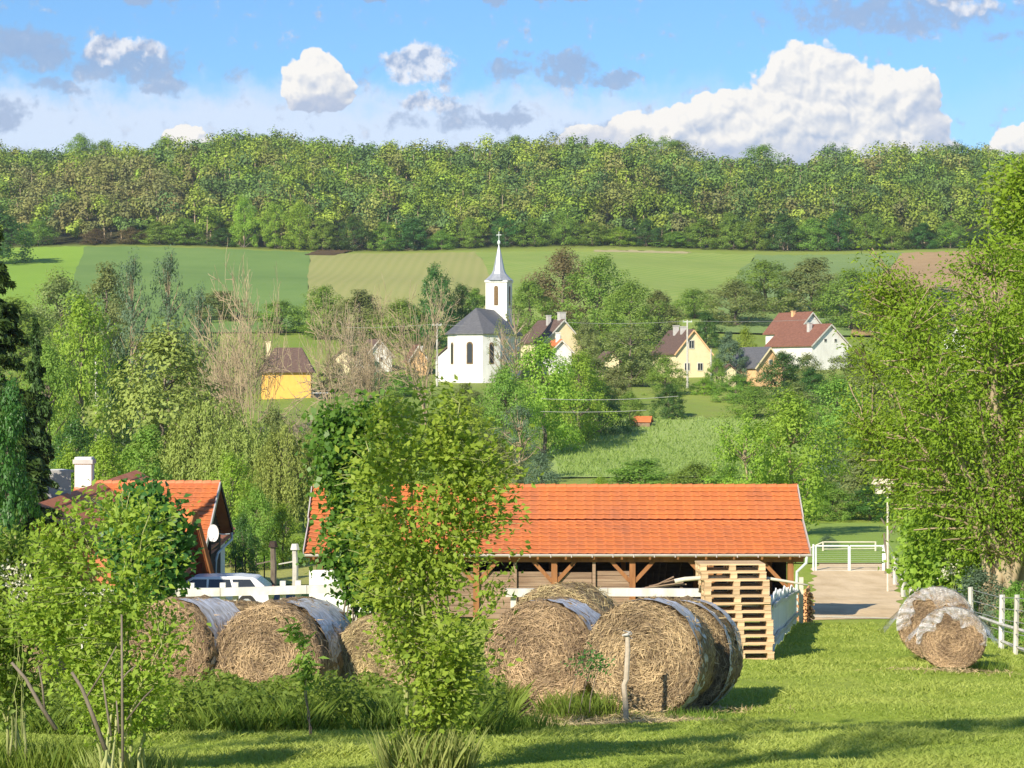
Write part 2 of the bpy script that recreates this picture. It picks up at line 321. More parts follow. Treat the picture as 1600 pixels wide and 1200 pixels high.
def tile_fn(t):
    c = coords(t, 'Object'); n = noise(c, 7, 5, .7, nt=t); n2 = noise(coords(t, 'Object', (1, .35, .35)), .9, 8, .7, nt=t)
    wn = t.nodes.new('ShaderNodeTexWhiteNoise'); sn = t.nodes.new('ShaderNodeVectorMath'); sn.operation = 'SNAP'; sn.inputs[1].default_value = (.3, .28, .28); t.links.new(c, sn.inputs[0]); t.links.new(sn.outputs[0], wn.inputs['Vector'])
    col = MIXC(n.outputs['Fac'], (0.54, 0.145, 0.038), (0.68, 0.225, 0.075), nt=t); col = MIXC(M2('MULTIPLY', wn.outputs['Value'], .60, nt=t), col, (0.46, 0.145, 0.055), nt=t)
    col = MIXC(M2('MULTIPLY_ADD', M2('SUBTRACT', n2.outputs['Fac'], .5, nt=t), 2.2, .10, clamp=True, nt=t), col, (0.34, 0.13, 0.075), nt=t)
    return pbsdf(t, col, .7, .25, bump(t, n.outputs['Fac'], .4, .01)).outputs[0]
M['tile_orange'] = mat('tile_orange', tile_fn)
M['tile_dull'] = simple('tile_dull', (0.46, 0.14, 0.06), (0.62, 0.24, 0.11), 1.6, (1, 1, 1), 0.75, 0.3, 0.4, detail=9, rndobj=.07)
M['brown_wood'] = simple('brown_wood', (0.20, 0.085, 0.032), (0.36, 0.165, 0.065), 5, (1, 1, .2), 0.7, 0.2, .5)
M['grey_board'] = simple('grey_board', (0.20, 0.13, 0.085), (0.36, 0.26, 0.18), 4, (.2, 1, 2), 0.85, 0.15, .6, rndobj=.15)
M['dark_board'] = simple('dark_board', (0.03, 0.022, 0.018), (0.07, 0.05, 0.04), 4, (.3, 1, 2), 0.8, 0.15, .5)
M['red_wood'] = simple('red_wood', (0.16, 0.04, 0.018), (0.26, 0.075, 0.03), 5, (1, 1, .2), 0.7, 0.2, .5)
M['pallet_wood'] = simple('pallet_wood', (0.46, 0.30, 0.16), (0.68, 0.50, 0.30), 6, (.3, 1, 2), 0.85, 0.15, .6, rndobj=.22)
M['post_wood'] = simple('post_wood', (0.34, 0.28, 0.20), (0.56, 0.48, 0.37), 5, (.4, .4, 1), 0.85, 0.15, .8)
M['pale_wood'] = simple('pale_wood', (0.48, 0.43, 0.33), (0.70, 0.65, 0.53), 5, (.4, .4, 1), 0.85, 0.15, .6, rndobj=.1)
M['white_paint'] = simple('white_paint', (0.44, 0.41, 0.34), (0.74, 0.72, 0.66), 3, (1, 1, .4), 0.7, 0.25, .6, rndobj=.06)
M['white_board'] = simple('white_board', (0.74, 0.73, 0.68), (0.86, 0.86, 0.83), 5, (1, 1, .4), 0.8, 0.15, .4, rndobj=.04)
M['gutter'] = simple('gutter', (0.42, 0.38, 0.36), (0.55, 0.50, 0.47), 2, bmp=.1, rough=.4, spec=.5)
M['metal_pipe'] = simple('metal_pipe', (0.50, 0.52, 0.53), (0.62, 0.63, 0.63), 3, bmp=.1, rough=.4, spec=.5)
M['galv'] = simple('galv', (0.55, 0.62, 0.60), (0.70, 0.76, 0.73), 8, bmp=.2, rough=.5, spec=.5)
M['concrete'] = simple('concrete', (0.42, 0.40, 0.36), (0.58, 0.56, 0.50), 5, bmp=.4, rough=.9)
M['firewood_end'] = simple('firewood_end', (0.50, 0.24, 0.10), (0.72, 0.42, 0.20), 12, rndobj=.25)
M['car_paint'] = mat('car_paint', lambda t: pbsdf(t, (0.78, 0.79, 0.80), 0.25, 0.6).outputs[0])
M['rubber'] = simple('rubber', (0.02, 0.02, 0.02), (0.04, 0.04, 0.04), 9)
M['dish'] = simple('dish', (0.72, 0.72, 0.70), (0.8, 0.8, 0.78), 6, bmp=0, rough=.4)
M['wire'] = simple('wire', (0.30, 0.30, 0.29), (0.42, 0.42, 0.40), 6, bmp=0)
M['track'] = simple('track', (0.58, 0.43, 0.24), (0.80, 0.62, 0.38), .9, (1, .35, 1), .95, .1, .7, .06, 9)
M['track_pale'] = simple('track_pale', (0.60, 0.52, 0.36), (0.78, 0.70, 0.52), 2.2, (.5, 1, 1), .95, .1, .7, .06, 9)
M['asphalt'] = simple('asphalt', (0.085, 0.085, 0.09), (0.13, 0.13, 0.135), 3, rough=.9)
M['shadow_green'] = simple('shadow_green', (0.030, 0.045, 0.018), (0.06, 0.08, 0.03), 8)  # unused; dark green mixed to stand in for a shadow on the lawn
def hay_fn(t):
    c = coords(t, 'Object'); sx = t.nodes.new('ShaderNodeSeparateXYZ'); t.links.new(c, sx.inputs[0])
    r_ = M2('SQRT', M2('ADD', M2('MULTIPLY', sx.outputs[0], sx.outputs[0], nt=t), M2('MULTIPLY', sx.outputs[2], sx.outputs[2], nt=t), nt=t), nt=t)
    th = M2('ARCTAN2', sx.outputs[0], sx.outputs[2], nt=t)
    cb = t.nodes.new('ShaderNodeCombineXYZ'); t.links.new(M2('MULTIPLY', r_, 26, nt=t), cb.inputs[0]); t.links.new(M2('MULTIPLY', th, 3.2, nt=t), cb.inputs[1]); t.links.new(M2('MULTIPLY', sx.outputs[1], 16, nt=t), cb.inputs[2])
    n = noise(cb.outputs[0], 1.3, 7, 0.7, nt=t); n2 = noise(c, 2.4, 4, .6, nt=t)
    v = M2('MULTIPLY_ADD', M2('SUBTRACT', n.outputs['Fac'], .5, nt=t), 2.6, .42, clamp=True, nt=t)
    col = MIXC(v, (0.15, 0.105, 0.062), (0.50, 0.38, 0.22), nt=t)
    col = MIXC(M2('MULTIPLY_ADD', M2('SUBTRACT', n2.outputs['Fac'], .5, nt=t), 2.5, .35, clamp=True, nt=t), col, MIXC(v, (0.16, .105, .055), (0.42, .29, .16), nt=t), nt=t)
    return pbsdf(t, col, 0.9, 0.1, bump(t, n.outputs['Fac'], 0.9, 0.03)).outputs[0]
M['hay'] = mat('hay', hay_fn)
def net_fn(t):
    c = coords(t, 'Object'); n = noise(coords(t, 'Object', (1, 7, 1)), 2.5, 6, .65, nt=t); n2 = noise(c, 14, 4, .6, nt=t)
    f = M2('MULTIPLY_ADD', M2('SUBTRACT', n.outputs['Fac'], .5, nt=t), 3, .6, clamp=True, nt=t)
    col = MIXC(f, (0.34, 0.29, 0.23), (0.68, 0.70, 0.74), nt=t)
    p = pbsdf(t, col, 0.4, 0.5, bump(t, n2.outputs['Fac'], .4, .01)); tp = t.nodes.new('ShaderNodeBsdfTransparent')
    mx = t.nodes.new('ShaderNodeMixShader'); t.links.new(M2('MULTIPLY_ADD', f, .26, .72, clamp=True, nt=t), mx.inputs[0])
    t.links.new(tp.outputs[0], mx.inputs[1]); t.links.new(p.outputs[0], mx.inputs[2]); return mx.outputs[0]
M['net'] = mat('net_wrap', net_fn)
def film_fn(t):
    c = coords(t, 'Object'); n = noise(c, 3.2, 6, .65, nt=t); n2 = noise(c, 11, 4, .6, nt=t)
    f = M2('MULTIPLY_ADD', M2('SUBTRACT', n.outputs['Fac'], .5, nt=t), 5, .42, clamp=True, nt=t)
    p = pbsdf(t, (0.66, 0.66, 0.66), 0.18, 0.8, bump(t, n2.outputs['Fac'], 1.0, .03)); tp = t.nodes.new('ShaderNodeBsdfTransparent')
    mx = t.nodes.new('ShaderNodeMixShader'); t.links.new(M2('MULTIPLY_ADD', f, .42, .14, clamp=True, nt=t), mx.inputs[0])
    t.links.new(tp.outputs[0], mx.inputs[1]); t.links.new(p.outputs[0], mx.inputs[2]); return mx.outputs[0]
M['film'] = mat('plastic_film', film_fn)

def haze_vol(t):
    v = t.nodes.new('ShaderNodeVolumePrincipled'); v.inputs['Color'].default_value = (.80, .88, 1, 1); v.inputs['Density'].default_value = HAZE; v.inputs['Anisotropy'].default_value = .2; return v
HAZE = .00012
# ------------------------------------------------------------------ leaves
def unit(a): return a / (np.linalg.norm(a, axis=-1, keepdims=True) + 1e-9)
def leaf_geo(C, Nn, size, aspect=0.5, fold=0.12, dirs=None, droop=0.0):
    n = len(C); t = R.normal(size=(n, 3)) if dirs is None else dirs + 0.45 * R.normal(size=(n, 3))
    if droop: t[:, 2] -= droop
    Nn = unit(Nn); t = t - (t * Nn).sum(1)[:, None] * Nn; t = unit(t); b = np.cross(Nn, t)
    s = np.broadcast_to(size, (n,))[:, None]
    V = np.stack([C - t * s * .5, C + b * s * aspect * .5 + Nn * s * fold - t * s * .05, C + t * s * .5, C - b * s * aspect * .5 + Nn * s * fold - t * s * .05], 1)
    return V.reshape(-1, 3)
def quads_mesh(name, V, tint=None, col=None):
    n = len(V) // 4; m = bpy.data.meshes.new(name)
    m.vertices.add(n * 4); m.vertices.foreach_set('co', V.astype(np.float32).ravel())
    m.loops.add(n * 4); m.loops.foreach_set('vertex_index', np.arange(n * 4, dtype=np.int32))
    m.polygons.add(n); m.polygons.foreach_set('loop_start', np.arange(0, n * 4, 4, dtype=np.int32))
    if tint is not None:
        a = m.attributes.new('tint', 'FLOAT', 'FACE'); a.data.foreach_set('value', np.clip(tint, 0, 1).astype(np.float32))
    if col is not None:
        a = m.attributes.new('col', 'FLOAT_COLOR', 'FACE'); a.data.foreach_set('color', np.concatenate([col, np.ones((n, 1))], 1).astype(np.float32).ravel())
    m.update(calc_edges=True); return m
def curve(p0, p1, bend, n=6, wob=0.0):
    t = np.linspace(0, 1, n)[:, None]; p0 = np.array(p0, float); p1 = np.array(p1, float)
    mid = (p0 + p1) / 2 + np.array(bend); P = (1-t)**2*p0 + 2*t*(1-t)*mid + t**2*p1
    if wob: P[1:-1] += R.normal(size=(n-2, 3)) * wob
    return P

def crown_profile(kind):
    return {'round': ([0, .12, .35, .6, .82, 1], [.45, .85, 1, .95, .62, .12]),
            'egg': ([0, .15, .35, .6, .85, 1], [.35, .8, 1, .8, .45, .08]),
            'tall': ([0, .1, .3, .6, .85, 1], [.5, .8, .95, .9, .6, .15]),
            'vase': ([0, .15, .4, .7, .9, 1], [.25, .5, .8, 1, .75, .25]),
            'bush': ([0, .2, .5, .8, 1], [.9, 1, .9, .55, .12])}[kind]
def tree_proto(kind, seed, H=10., Wd=8., base=0.06, nclump=150, per=64, leaf=0.28, cr=0.85, limbs=26, droop=0., aspect=.55, rough=.35):
    global R
    R = np.random.default_rng(seed)
    xs, ys = crown_profile(kind)
    lobes = R.uniform(0, 2*math.pi, 7); C = []
    while len(C) < nclump:
        u = R.random() ** .85; r_ = np.interp(u, xs, ys) * Wd / 2; th = R.uniform(0, 2*math.pi)
        rr = R.random() ** .42
        k_ = 1 + rough * (math.sin(3*th + lobes[0] + 5*u) * .5 + math.sin(5*th + lobes[1] + 9*u) * .35 + R.normal() * .22)
        C.append((math.cos(th)*r_*rr*k_, math.sin(th)*r_*rr*k_, H*(base + (1-base)*u) * (1 + .03*R.normal())))
    C = np.array(C); n = nclump * per
    ci = np.repeat(np.arange(nclump), per); d = unit(R.normal(size=(n, 3))); rad = cr * R.uniform(.6, 1.35, nclump)[ci] * R.random(n) ** .35
    off = d * rad[:, None] * np.array([1, 1, .85]); 
    if droop: off[:, 2] -= droop * np.linalg.norm(off[:, :2], axis=1)
    P = C[ci] + off; P[:, 2] = np.maximum(P[:, 2], H*base*.6)
    out = unit(P - np.array([0, 0, H*.42])); nn = d * 1.0 + out * .8 + np.array([0, 0, .5]) + .4 * R.normal(size=(n, 3))
    V = leaf_geo(P, nn, leaf * R.uniform(.6, 1.4, n), aspect, droop=droop)
    ct = R.random(nclump)[ci]; tint = .5*ct + .5*R.random(n)
    crown = quads_mesh('crown', V, tint)
    mb = MB(); tr = np.array([(0.15*math.sin(i*1.3+seed), .15*math.cos(i*1.7), z_) for i, z_ in enumerate(np.linspace(-.3, H*.8, 9))]) * np.array([1, 1, 1])
    mb.tube(tr, np.linspace(H*.022, H*.006, 9), 7)
    for j in R.choice(nclump, min(limbs, nclump), replace=False):
        zb = max(H*base*.7, C[j, 2] - np.linalg.norm(C[j, :2]) * R.uniform(.5, 1.1)); zb = min(zb, H*.7)
        mb.tube(curve((0, 0, zb), C[j], (0, 0, -.06*H*R.random()), 5, .08), np.linspace(H*.009, H*.0022, 5), 4, False)
    return crown, mb.me('trunk', True)
def willow_proto(seed, H=10., Wd=9., nstr=520):
    global R
    R = np.random.default_rng(seed); Vs = []; Ts = []; mb = MB()
    mb.tube([(0, 0, -.3), (.1, 0, H*.3), (0, .1, H*.6)], [H*.04, H*.03, H*.015], 7)
    for i in range(nstr):
        th = R.uniform(0, 2*math.pi); rr = R.random() ** .55; zt = H * (1 - .42*rr**2) * R.uniform(.62, 1) ; r_ = Wd/2 * rr
        x0, y0 = math.cos(th)*r_*.92, math.sin(th)*r_*.92; Ln = R.uniform(.18, .55) * H * (0.4 + .8*rr); Ln = min(Ln, zt - .1*H)
        m_ = int(Ln / 0.055); t = R.random(m_)
        P = np.stack([x0 + math.cos(th)*.5*np.sqrt(t), y0 + math.sin(th)*.5*np.sqrt(t), zt + .3*np.sin(t*3) - Ln*t], 1) + R.normal(size=(m_, 3)) * np.array([.13, .13, .06])
        out = np.array([math.cos(th), math.sin(th), .5]); nn = out + .7*R.normal(size=(m_, 3))
        Vs.append(leaf_geo(P, nn, .30*R.uniform(.6, 1.3, m_), .33, dirs=np.tile([0, 0, -1.], (m_, 1)))); Ts.append(.6*R.random() + .4*R.random(m_))
        if i % 14 == 0: mb.tube(curve((0, 0, H*.35), (x0, y0, zt), (0, 0, .1*H), 5), np.linspace(H*.012, .03, 5), 4, False)
    return quads_mesh('crown', np.concatenate(Vs), np.concatenate(Ts)), mb.me('trunk', True)
def spruce_proto(seed, H=12., Wd=6.):
    global R
    R = np.random.default_rng(seed); Vs = []; Ts = []; mb = MB(); mb.tube([(0, 0, -.3), (0, 0, H*.98)], [H*.02, .02], 7)
    z_ = H*.06
    while z_ < H*.985:
        u = z_/H; nb = int(9 - 4*u); Lr = Wd/2*(1-u)**.85 + .12
        for b in range(nb):
            th = R.uniform(0, 2*math.pi); L_ = Lr*R.uniform(.65, 1.12); m_ = int(260*L_/ (Wd/2)) + 40; t = R.random(m_)**.75
            side = R.normal(size=m_) * .24 * (1 - .5*t) * L_ * .55
            dx, dy = math.cos(th), math.sin(th); zz = z_ - .10*L_*t - .22*L_*t*t + .12*L_*t**4 - np.abs(side)*.35 - R.random(m_)*.16
            P = np.stack([dx*L_*t - dy*side, dy*L_*t + dx*side, zz], 1)
            nn = np.array([dx*.4, dy*.4, 1.]) + .6*R.normal(size=(m_, 3))
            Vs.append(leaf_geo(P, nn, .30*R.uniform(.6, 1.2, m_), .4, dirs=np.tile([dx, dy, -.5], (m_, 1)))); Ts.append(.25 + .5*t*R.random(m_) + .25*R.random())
        z_ += H*.024*(1.15 - .5*u)
    return quads_mesh('crown', np.concatenate(Vs), np.concatenate(Ts)), mb.me('trunk', True)
def bare_proto(seed, H=12., spread=.62, minr=.022, lean=0., stems=2, depth=5):
    global R
    R = np.random.default_rng(seed); mb = MB(); tips = []
    def br(p, d, Ln, r_, lv):
        n = 6; P = [np.array(p)]; dd = np.array(d, float)
        for i in range(n-1):
            dd = unit(dd + R.normal(size=3) * .13 + np.array([0, 0, .02])); P.append(P[-1] + dd*Ln/(n-1))
        r1 = max(r_*.5, minr*.8); mb.tube(P, np.linspace(r_, r1, n), 5 if lv < 2 else 3, False)
        if lv >= depth: tips.append(P[-1]); return
        nk = (6, 4, 3, 3, 3)[min(lv, 4)]
        for k_ in range(nk):
            t = R.uniform(.35 if lv else .60, 1.0) if k_ else 1.0; i = min(int(t*(n-1)), n-2); q = P[i] + (P[i+1]-P[i])*(t*(n-1)-i)
            a = unit(R.normal(size=3)); a = unit(a - a.dot(dd)*dd); sp = spread * R.uniform(.5, 1.2) * (0.4 if k_ == 0 else 1)
            nd = unit(dd*math.cos(sp) + a*math.sin(sp) + np.array([0, 0, .05]))
            br(q, nd, Ln*R.uniform(.52, .86), max(r1*R.uniform(.6, .95), minr), lv+1)
    for s_ in range(stems):
        br((R.normal()*.15*s_, R.normal()*.1*s_, -.4), unit(np.array([lean + R.normal()*.14*(s_ > 0), R.normal()*.1, 1.])), H*.44, H*.018, 0)
    m = mb.me('trunk'); zmax = max(v.co.z for v in m.vertices); f = H/zmax
    for v in m.vertices: v.co *= f
    return m, tips
def place(name, cr, tr, mat_c, x, y, H0, W0, h, w, rz, label, cat='tree', group=None, trmat='bark', dz=-.1, parts=('trunk', 'crown')):
    e = empty(name, (x, y, g(x, y)+dz), label, cat, group, rz); e.scale = (w/W0, w/W0, h/H0)
    if tr is not None: link(parts[0], tr, e, M[trmat])
    if cr is not None: link(parts[1], cr, e, M[mat_c])
    return e
def ptree(name, proto, mat_c, px, d, ytop, wpx, label, cat='tree', group=None, trmat='bark', base_dz=-.1, H0=10., W0=8.):
    x = X(px, d); gz = g(x, d); h = Z(ytop, d) - gz; w = wpx/F*d
    return place(name, proto[0], proto[1], mat_c, x, d, H0, W0, h, w, rnd.uniform(0, 6.28), label, cat, group, trmat, base_dz)

# plant grown inside an outline: rows = [(y_px, x_left, x_right)] at distance d
def outline_plant(name, label, cat, base_px, d, rows, ntwig, per, leaf, matn, nlimb=9, r0=.03, clump=.16, depthk=.8, aspect=.5, stem='bark_pale', span=.55, droop=0., seed=1, basey=None, ntrunk=1, spreadb=.05, edge=.5, limbtop=.85, twig_r=.004, holes=0.0):
    global R
    R = np.random.default_rng(seed)
    rows = sorted(rows); ys = np.array([r_[0] for r_ in rows], float); xl = np.array([r_[1] for r_ in rows], float); xr = np.array([r_[2] for r_ in rows], float)
    bx = X(base_px, d); bz = g(bx, d) if basey is None else Z(basey, d)
    def sample(n, ymin=None, ymax=None, shrink=1.0, p=None):
        a = xr - xl; cy = np.linspace(ys[0], ys[-1], 200); w_ = np.interp(cy, ys, a); w_ = np.maximum(w_, 1)
        y_ = R.choice(cy, n, p=w_/w_.sum()) + R.normal(size=n)*3
        if ymin is not None: y_ = np.clip(y_, ymin, ymax)
        c_ = np.interp(y_, ys, (xl+xr)/2); hw = np.interp(y_, ys, a)/2*shrink
        th = R.uniform(0, 2*math.pi, n); rr = R.random(n)**edge
        x_ = c_ + hw*np.cos(th)*rr; dy = np.minimum(hw/F*d*depthk, 99)*np.sin(th)*rr
        return np.stack([(x_-800)/F*d - bx, dy, (600-y_)/F*d - bz], 1)
    e = empty(name, (bx, d, bz), label, cat)
    T = sample(ntwig)
    if holes:
        hn = np.sin(T[:, 0]*holes*1.7+seed)*np.sin(T[:, 2]*holes*1.3+2)*np.sin(T[:, 1]*holes+1); T = T[hn < .32]
    Lm = sample(nlimb, ys[0], ys[0] + (ys[-1]-ys[0])*.62, limbtop)
    mb = MB(); LP = []; LR = []
    for i, q in enumerate(Lm):
        b0 = np.array([R.normal()*spreadb, R.normal()*spreadb, -.03]); hgt = q[2]
        P = curve(b0, q, (-.25*q[0] + R.normal()*.03*hgt, -.25*q[1], .12*hgt), 12, .008*hgt); rr = np.linspace(r0*R.uniform(.7, 1.1), r0*.22, 12)
        if ntrunk == 1 and i: P[:3] = LP[0][:3] * np.array([1, 1, 1]) + (P[3]-LP[0][2])*np.array([0, 0.12, .3])[:, None] if False else P[:3]
        mb.tube(P, rr, 6); LP.append(P); LR.append(rr)
    LPa = np.concatenate(LP); LRa = np.concatenate(LR); Vs = []; Ts = []
    for q in T:
        dd = LPa - q; dist = np.sqrt((dd**2).sum(1)) + 3.0*np.maximum(0, LPa[:, 2] - q[2] + .15*abs(q[2]) * 0 + .02)
        j = int(np.argmin(dist + R.random(len(dist))*.05)); p0 = LPa[j]; ln = np.linalg.norm(q-p0) + 1e-3
        P = curve(p0, q, (0, 0, .12*ln - droop*ln*.2), 5, .02*ln); mb.tube(P, np.linspace(min(LRa[j]*.6, twig_r*2.2), twig_r, 5), 3, False)
        t = 1 - R.random(per)*min(1, span/ln) * 1.0; i = np.clip((t*4).astype(int), 0, 3); fr = t*4 - i
        Q = P[i]*(1-fr)[:, None] + P[i+1]*fr[:, None]; off = R.normal(size=(per, 3))*clump*np.array([1, 1, .75]); Q = Q + off
        dirn = unit(off + (q-p0)/ln*.4); nn = np.array([-.15, -.3, .55]) + .7*R.normal(size=(per, 3)) + .3*unit(off)
        Vs.append(leaf_geo(Q, nn, leaf*R.uniform(.55, 1.35, per), aspect, dirs=dirn, droop=droop)); Ts.append(.45*R.random() + .55*R.random(per))
    mb.build('stem', M[stem], e, True)
    link('foliage', quads_mesh('foliage', np.concatenate(Vs), np.concatenate(Ts)), e, M[matn])
    return e

# ------------------------------------------------------------------ ground, fields, track
def grid_sheet(name, xs, ys, zoff, mat_, xyfun=None):
    nx, ny = len(xs), len(ys); A, B = np.meshgrid(xs, ys)
    if xyfun: A, B = xyfun(A, B)
    V = np.stack([A, B, G(A, B) + zoff], -1).reshape(-1, 3)
    i = np.arange((nx-1)*(ny-1)); r_, c_ = i // (nx-1), i % (nx-1); a = r_*nx + c_
    q = np.stack([a, a+1, a+nx+1, a+nx], 1).astype(np.int32); m = bpy.data.meshes.new(name)
    m.vertices.add(len(V)); m.vertices.foreach_set('co', V.astype(np.float32).ravel())
    m.loops.add(q.size); m.loops.foreach_set('vertex_index', q.ravel()); m.polygons.add(len(q)); m.polygons.foreach_set('loop_start', np.arange(0, q.size, 4, dtype=np.int32))
    m.polygons.foreach_set('use_smooth', np.ones(len(q), bool)); m.update(calc_edges=True)
    return tag(link(name, m, None, mat_), kind='structure')
s_ = np.linspace(-1, 1, 241); gx = 3.2*np.sinh(s_*7.35)/1.0
gx = np.sign(s_) * (np.abs(s_)*60 + np.abs(s_)**6*2900)
gy = np.unique(np.concatenate([np.linspace(-400, -20, 20), np.linspace(-20, 15, 20), np.linspace(15, 130, 240), np.linspace(130, 660, 200), np.linspace(660, 1000, 60), np.linspace(1000, 4000, 30)]))
grid_sheet('ground', gx, gy, 0, M['ground'])
def quadfield(name, tl, tr_, bl, br_, dt, db, m, zo=.2, n=60, cap=None):
    def fn(A, B):
        d = db + (dt-db)*B + (1.1*np.sin(A*37+tl)+.8*np.sin(A*91))*(B > .99); jl = lambda a: 1.3*np.sin(B*14+a)+.8*np.sin(B*41+a*2); pl = bl + (tl-bl)*B + jl(tl) - 2; pr = br_ + (tr_-br_)*B + jl(tr_) + 2; px = pl + (pr-pl)*A; return (px-800)/F*d, d
    return grid_sheet(name, np.linspace(0, 1, n), np.linspace(0, 1, n), zo, m, fn)
quadfield('field', -80, 132, -80, 100, 612, 400, field_mat('field_grass', (0.20, 0.34, 0.04), (0.27, 0.41, 0.06), .25, .35, .05), .20)
quadfield('field', 133, 484, 101, 478, 609, 400, field_mat('field_wheat', (0.135, 0.235, 0.06), (0.20, 0.30, 0.085), .2, .5, .04), .24)
quadfield('field', 486, 742, 480, 800, 606, 400, field_mat('field_stripes', (0.23, 0.28, 0.07), (0.42, 0.38, 0.16), .22, .13, .0, c3=(.32, .34, .11)), .28)
quadfield('field', 744, 1180, 802, 1110, 604, 400, field_mat('field_meadow', (0.19, 0.30, 0.055), (0.32, 0.38, 0.10), .45, .12, .1, .5, c3=(.24, .32, .08)), .32)
quadfield('field', 1182, 1410, 1112, 1330, 602, 400, field_mat('field_pale', (0.17, 0.26, 0.085), (0.24, 0.32, 0.11), .2, .3), .36)
quadfield('field', 1412, 1680, 1332, 1640, 600, 400, field_mat('field_soil', (0.36, 0.23, 0.12), (0.46, 0.31, 0.17), .3, .4, c3=(.30, .26, .12)), .40)
quadfield('field', 500, 548, 478, 520, 618, 596, field_mat('field_ploughed', (0.08, 0.055, 0.03), (0.14, 0.10, 0.05)), .35, 20)
quadfield('field', 930, 1080, 930, 1070, 607, 602, field_mat('field_dry', (0.36, 0.32, 0.16), (0.48, 0.42, 0.24)), .35, 20)
quadfield('meadow', 905, 1240, 850, 1300, 262, 195, field_mat('field_hay', (0.27, 0.39, 0.10), (0.38, 0.48, 0.15), .12, .5, .5, c3=(.30, .36, .12)), .12)
quadfield('meadow', -200, 1800, -200, 1800, 150, 110, field_mat('field_pasture', (0.20, 0.31, 0.05), (0.29, 0.39, 0.08)), .06, 80)
def ribbon(name, pts, widths, m, zo, n=60, wob=.0):
    P = np.array(pts, float); t = np.linspace(0, len(P)-1, n); cx = np.interp(t, range(len(P)), P[:, 0]); cy = np.interp(t, range(len(P)), P[:, 1]); w = np.interp(t, range(len(P)), widths)
    tx, ty = np.gradient(cx), np.gradient(cy); l = np.hypot(tx, ty); nx, ny = ty/l, -tx/l
    u = np.linspace(-.5, .5, 9)[:, None]; wl = w*(1+wob*np.sin(t*9)+wob*np.sin(t*23))
    A = cx + u*nx*wl; B = cy + u*ny*wl; V = np.stack([A, B, G(A, B)+zo], -1).reshape(-1, 3)
    mb = MB(); mb.add(V, [(i*n+j, i*n+j+1, (i+1)*n+j+1, (i+1)*n+j) for i in range(8) for j in range(n-1)])
    return tag(mb.build(name, m, None, True), kind='structure')
ribbon('track', [(X(1335, 72), 71.5), (X(1338, 80), 80), (X(1336, 95), 95), (X(1334, 106), 106), (X(1331, 118), 120)], [3.0, 3.2, 3.6, 3.8, 2.2], M['track'], .012, 80, .06)
ribbon('path', [(X(1268, 72.6), 72.9), (X(1330, 72.6), 72.6), (X(1395, 72.6), 73.0)], [.7, .95, .5], M['track_pale'], .022, 40, .12)
ribbon('driveway', [(X(470, 86), 88), (X(330, 84), 86), (X(120, 80), 80)], [5, 7, 7], M['asphalt'], .012, 60, .02)
ribbon('road', [(X(-150, 225), 232), (X(170, 228), 232), (X(420, 262), 262)], [5, 5, 4], M['asphalt'], .06, 60, .02)


# ------------------------------------------------------------------ the wood on the hillside
def wood_tree(C0, h, w, n, base_c, seed_shift=0.0):
    ncl = 9; cl = unit(R.normal(size=(ncl, 3))) * R.uniform(.35, 1, (ncl, 1)); ci = R.integers(0, ncl, n)
    d = unit(R.normal(size=(n, 3))); P = cl[ci]*np.array([w*.34, w*.34, h*.30]) + d*np.array([w*.22, w*.22, h*.15])*R.random((n, 1))**.4
    P[:, 2] += h*.60; P[:, 2] = np.maximum(P[:, 2], .3*h*R.random(n))
    V = leaf_geo(P + C0, d + .8*unit(P-[0, 0, h*.5]) + .3*R.normal(size=(n, 3)) + [0, 0, .4], R.uniform(.5, 1.1, n), .75)
    ct = R.uniform(.82, 1.18, ncl)[ci]*R.uniform(.8, 1.2, n); return V, base_c[None, :]*ct[:, None]*2.4*np.array([1.0, 1.02, .95])
PAL = np.array([(.088,.130,.020),(.105,.150,.020),(.066,.108,.022),(.125,.160,.024),(.052,.088,.026),(.115,.128,.034),(.14,.175,.028),(.072,.112,.032)])
BRN = np.array([(.105,.105,.034),(.11,.12,.034),(.092,.098,.036),(.115,.108,.04)])
R = np.random.default_rng(21)
Vs, Cs = [], []; tmb = MB(); d = 624.0; sky_spots = []
edge_spots = []
while d < 885:
    sp = 6.4 + (d-620)*.012; px_step = sp/d*F; px = -110 + R.random()*px_step
    while px < 1720:
        dd = d + R.uniform(-3, 3); x = X(px + R.uniform(-.35, .35)*px_step, dd); z0 = g(x, dd)
        h = R.uniform(8, 15.5)*(1 if dd > 640 else .75); 
        if R.random() < .06: h *= 1.2
        if 1000 < px < 1070 and dd > 790: h *= 1.25
        pal = PAL
        if 20 < px < 300 and dd < 740 and R.random() < .75: pal = BRN
        elif R.random() < .04: pal = BRN
        bc = pal[R.integers(len(pal))]*R.uniform(.85, 1.2)
        bc = bc*(1 - .15*(px > 900)*(dd < 700))
        V, c_ = wood_tree(np.array([x, dd, z0]), h, h*R.uniform(.6, 1.05), 380 if dd < 800 else 430, bc); Vs.append(V); Cs.append(c_)
        if dd > 770:
            V, c_ = wood_tree(np.array([x+sp*.4, dd, z0]), h*.55, h*.8, 160, bc*.9); Vs.append(V); Cs.append(c_)
        if R.random() < .5: tmb.tube([(x, dd-h*.1, z0), (x+R.normal()*.5, dd-h*.1, z0+h*.7)], [.22, .08], 3, False)
        px += px_step*R.uniform(.8, 1.25)
    d += sp*.95
wm = quads_mesh('wood', np.concatenate(Vs), None, np.concatenate(Cs)); tag(link('wood', wm, None, M['wood_mass']), 'dense mixed green deciduous wood covering the whole hillside above the fields', 'wood', kind='stuff')
tag(tmb.build('wood_trunks', M['bark_pale']), 'pale thin trunks standing inside the wood on the hillside', 'trunks', kind='stuff')

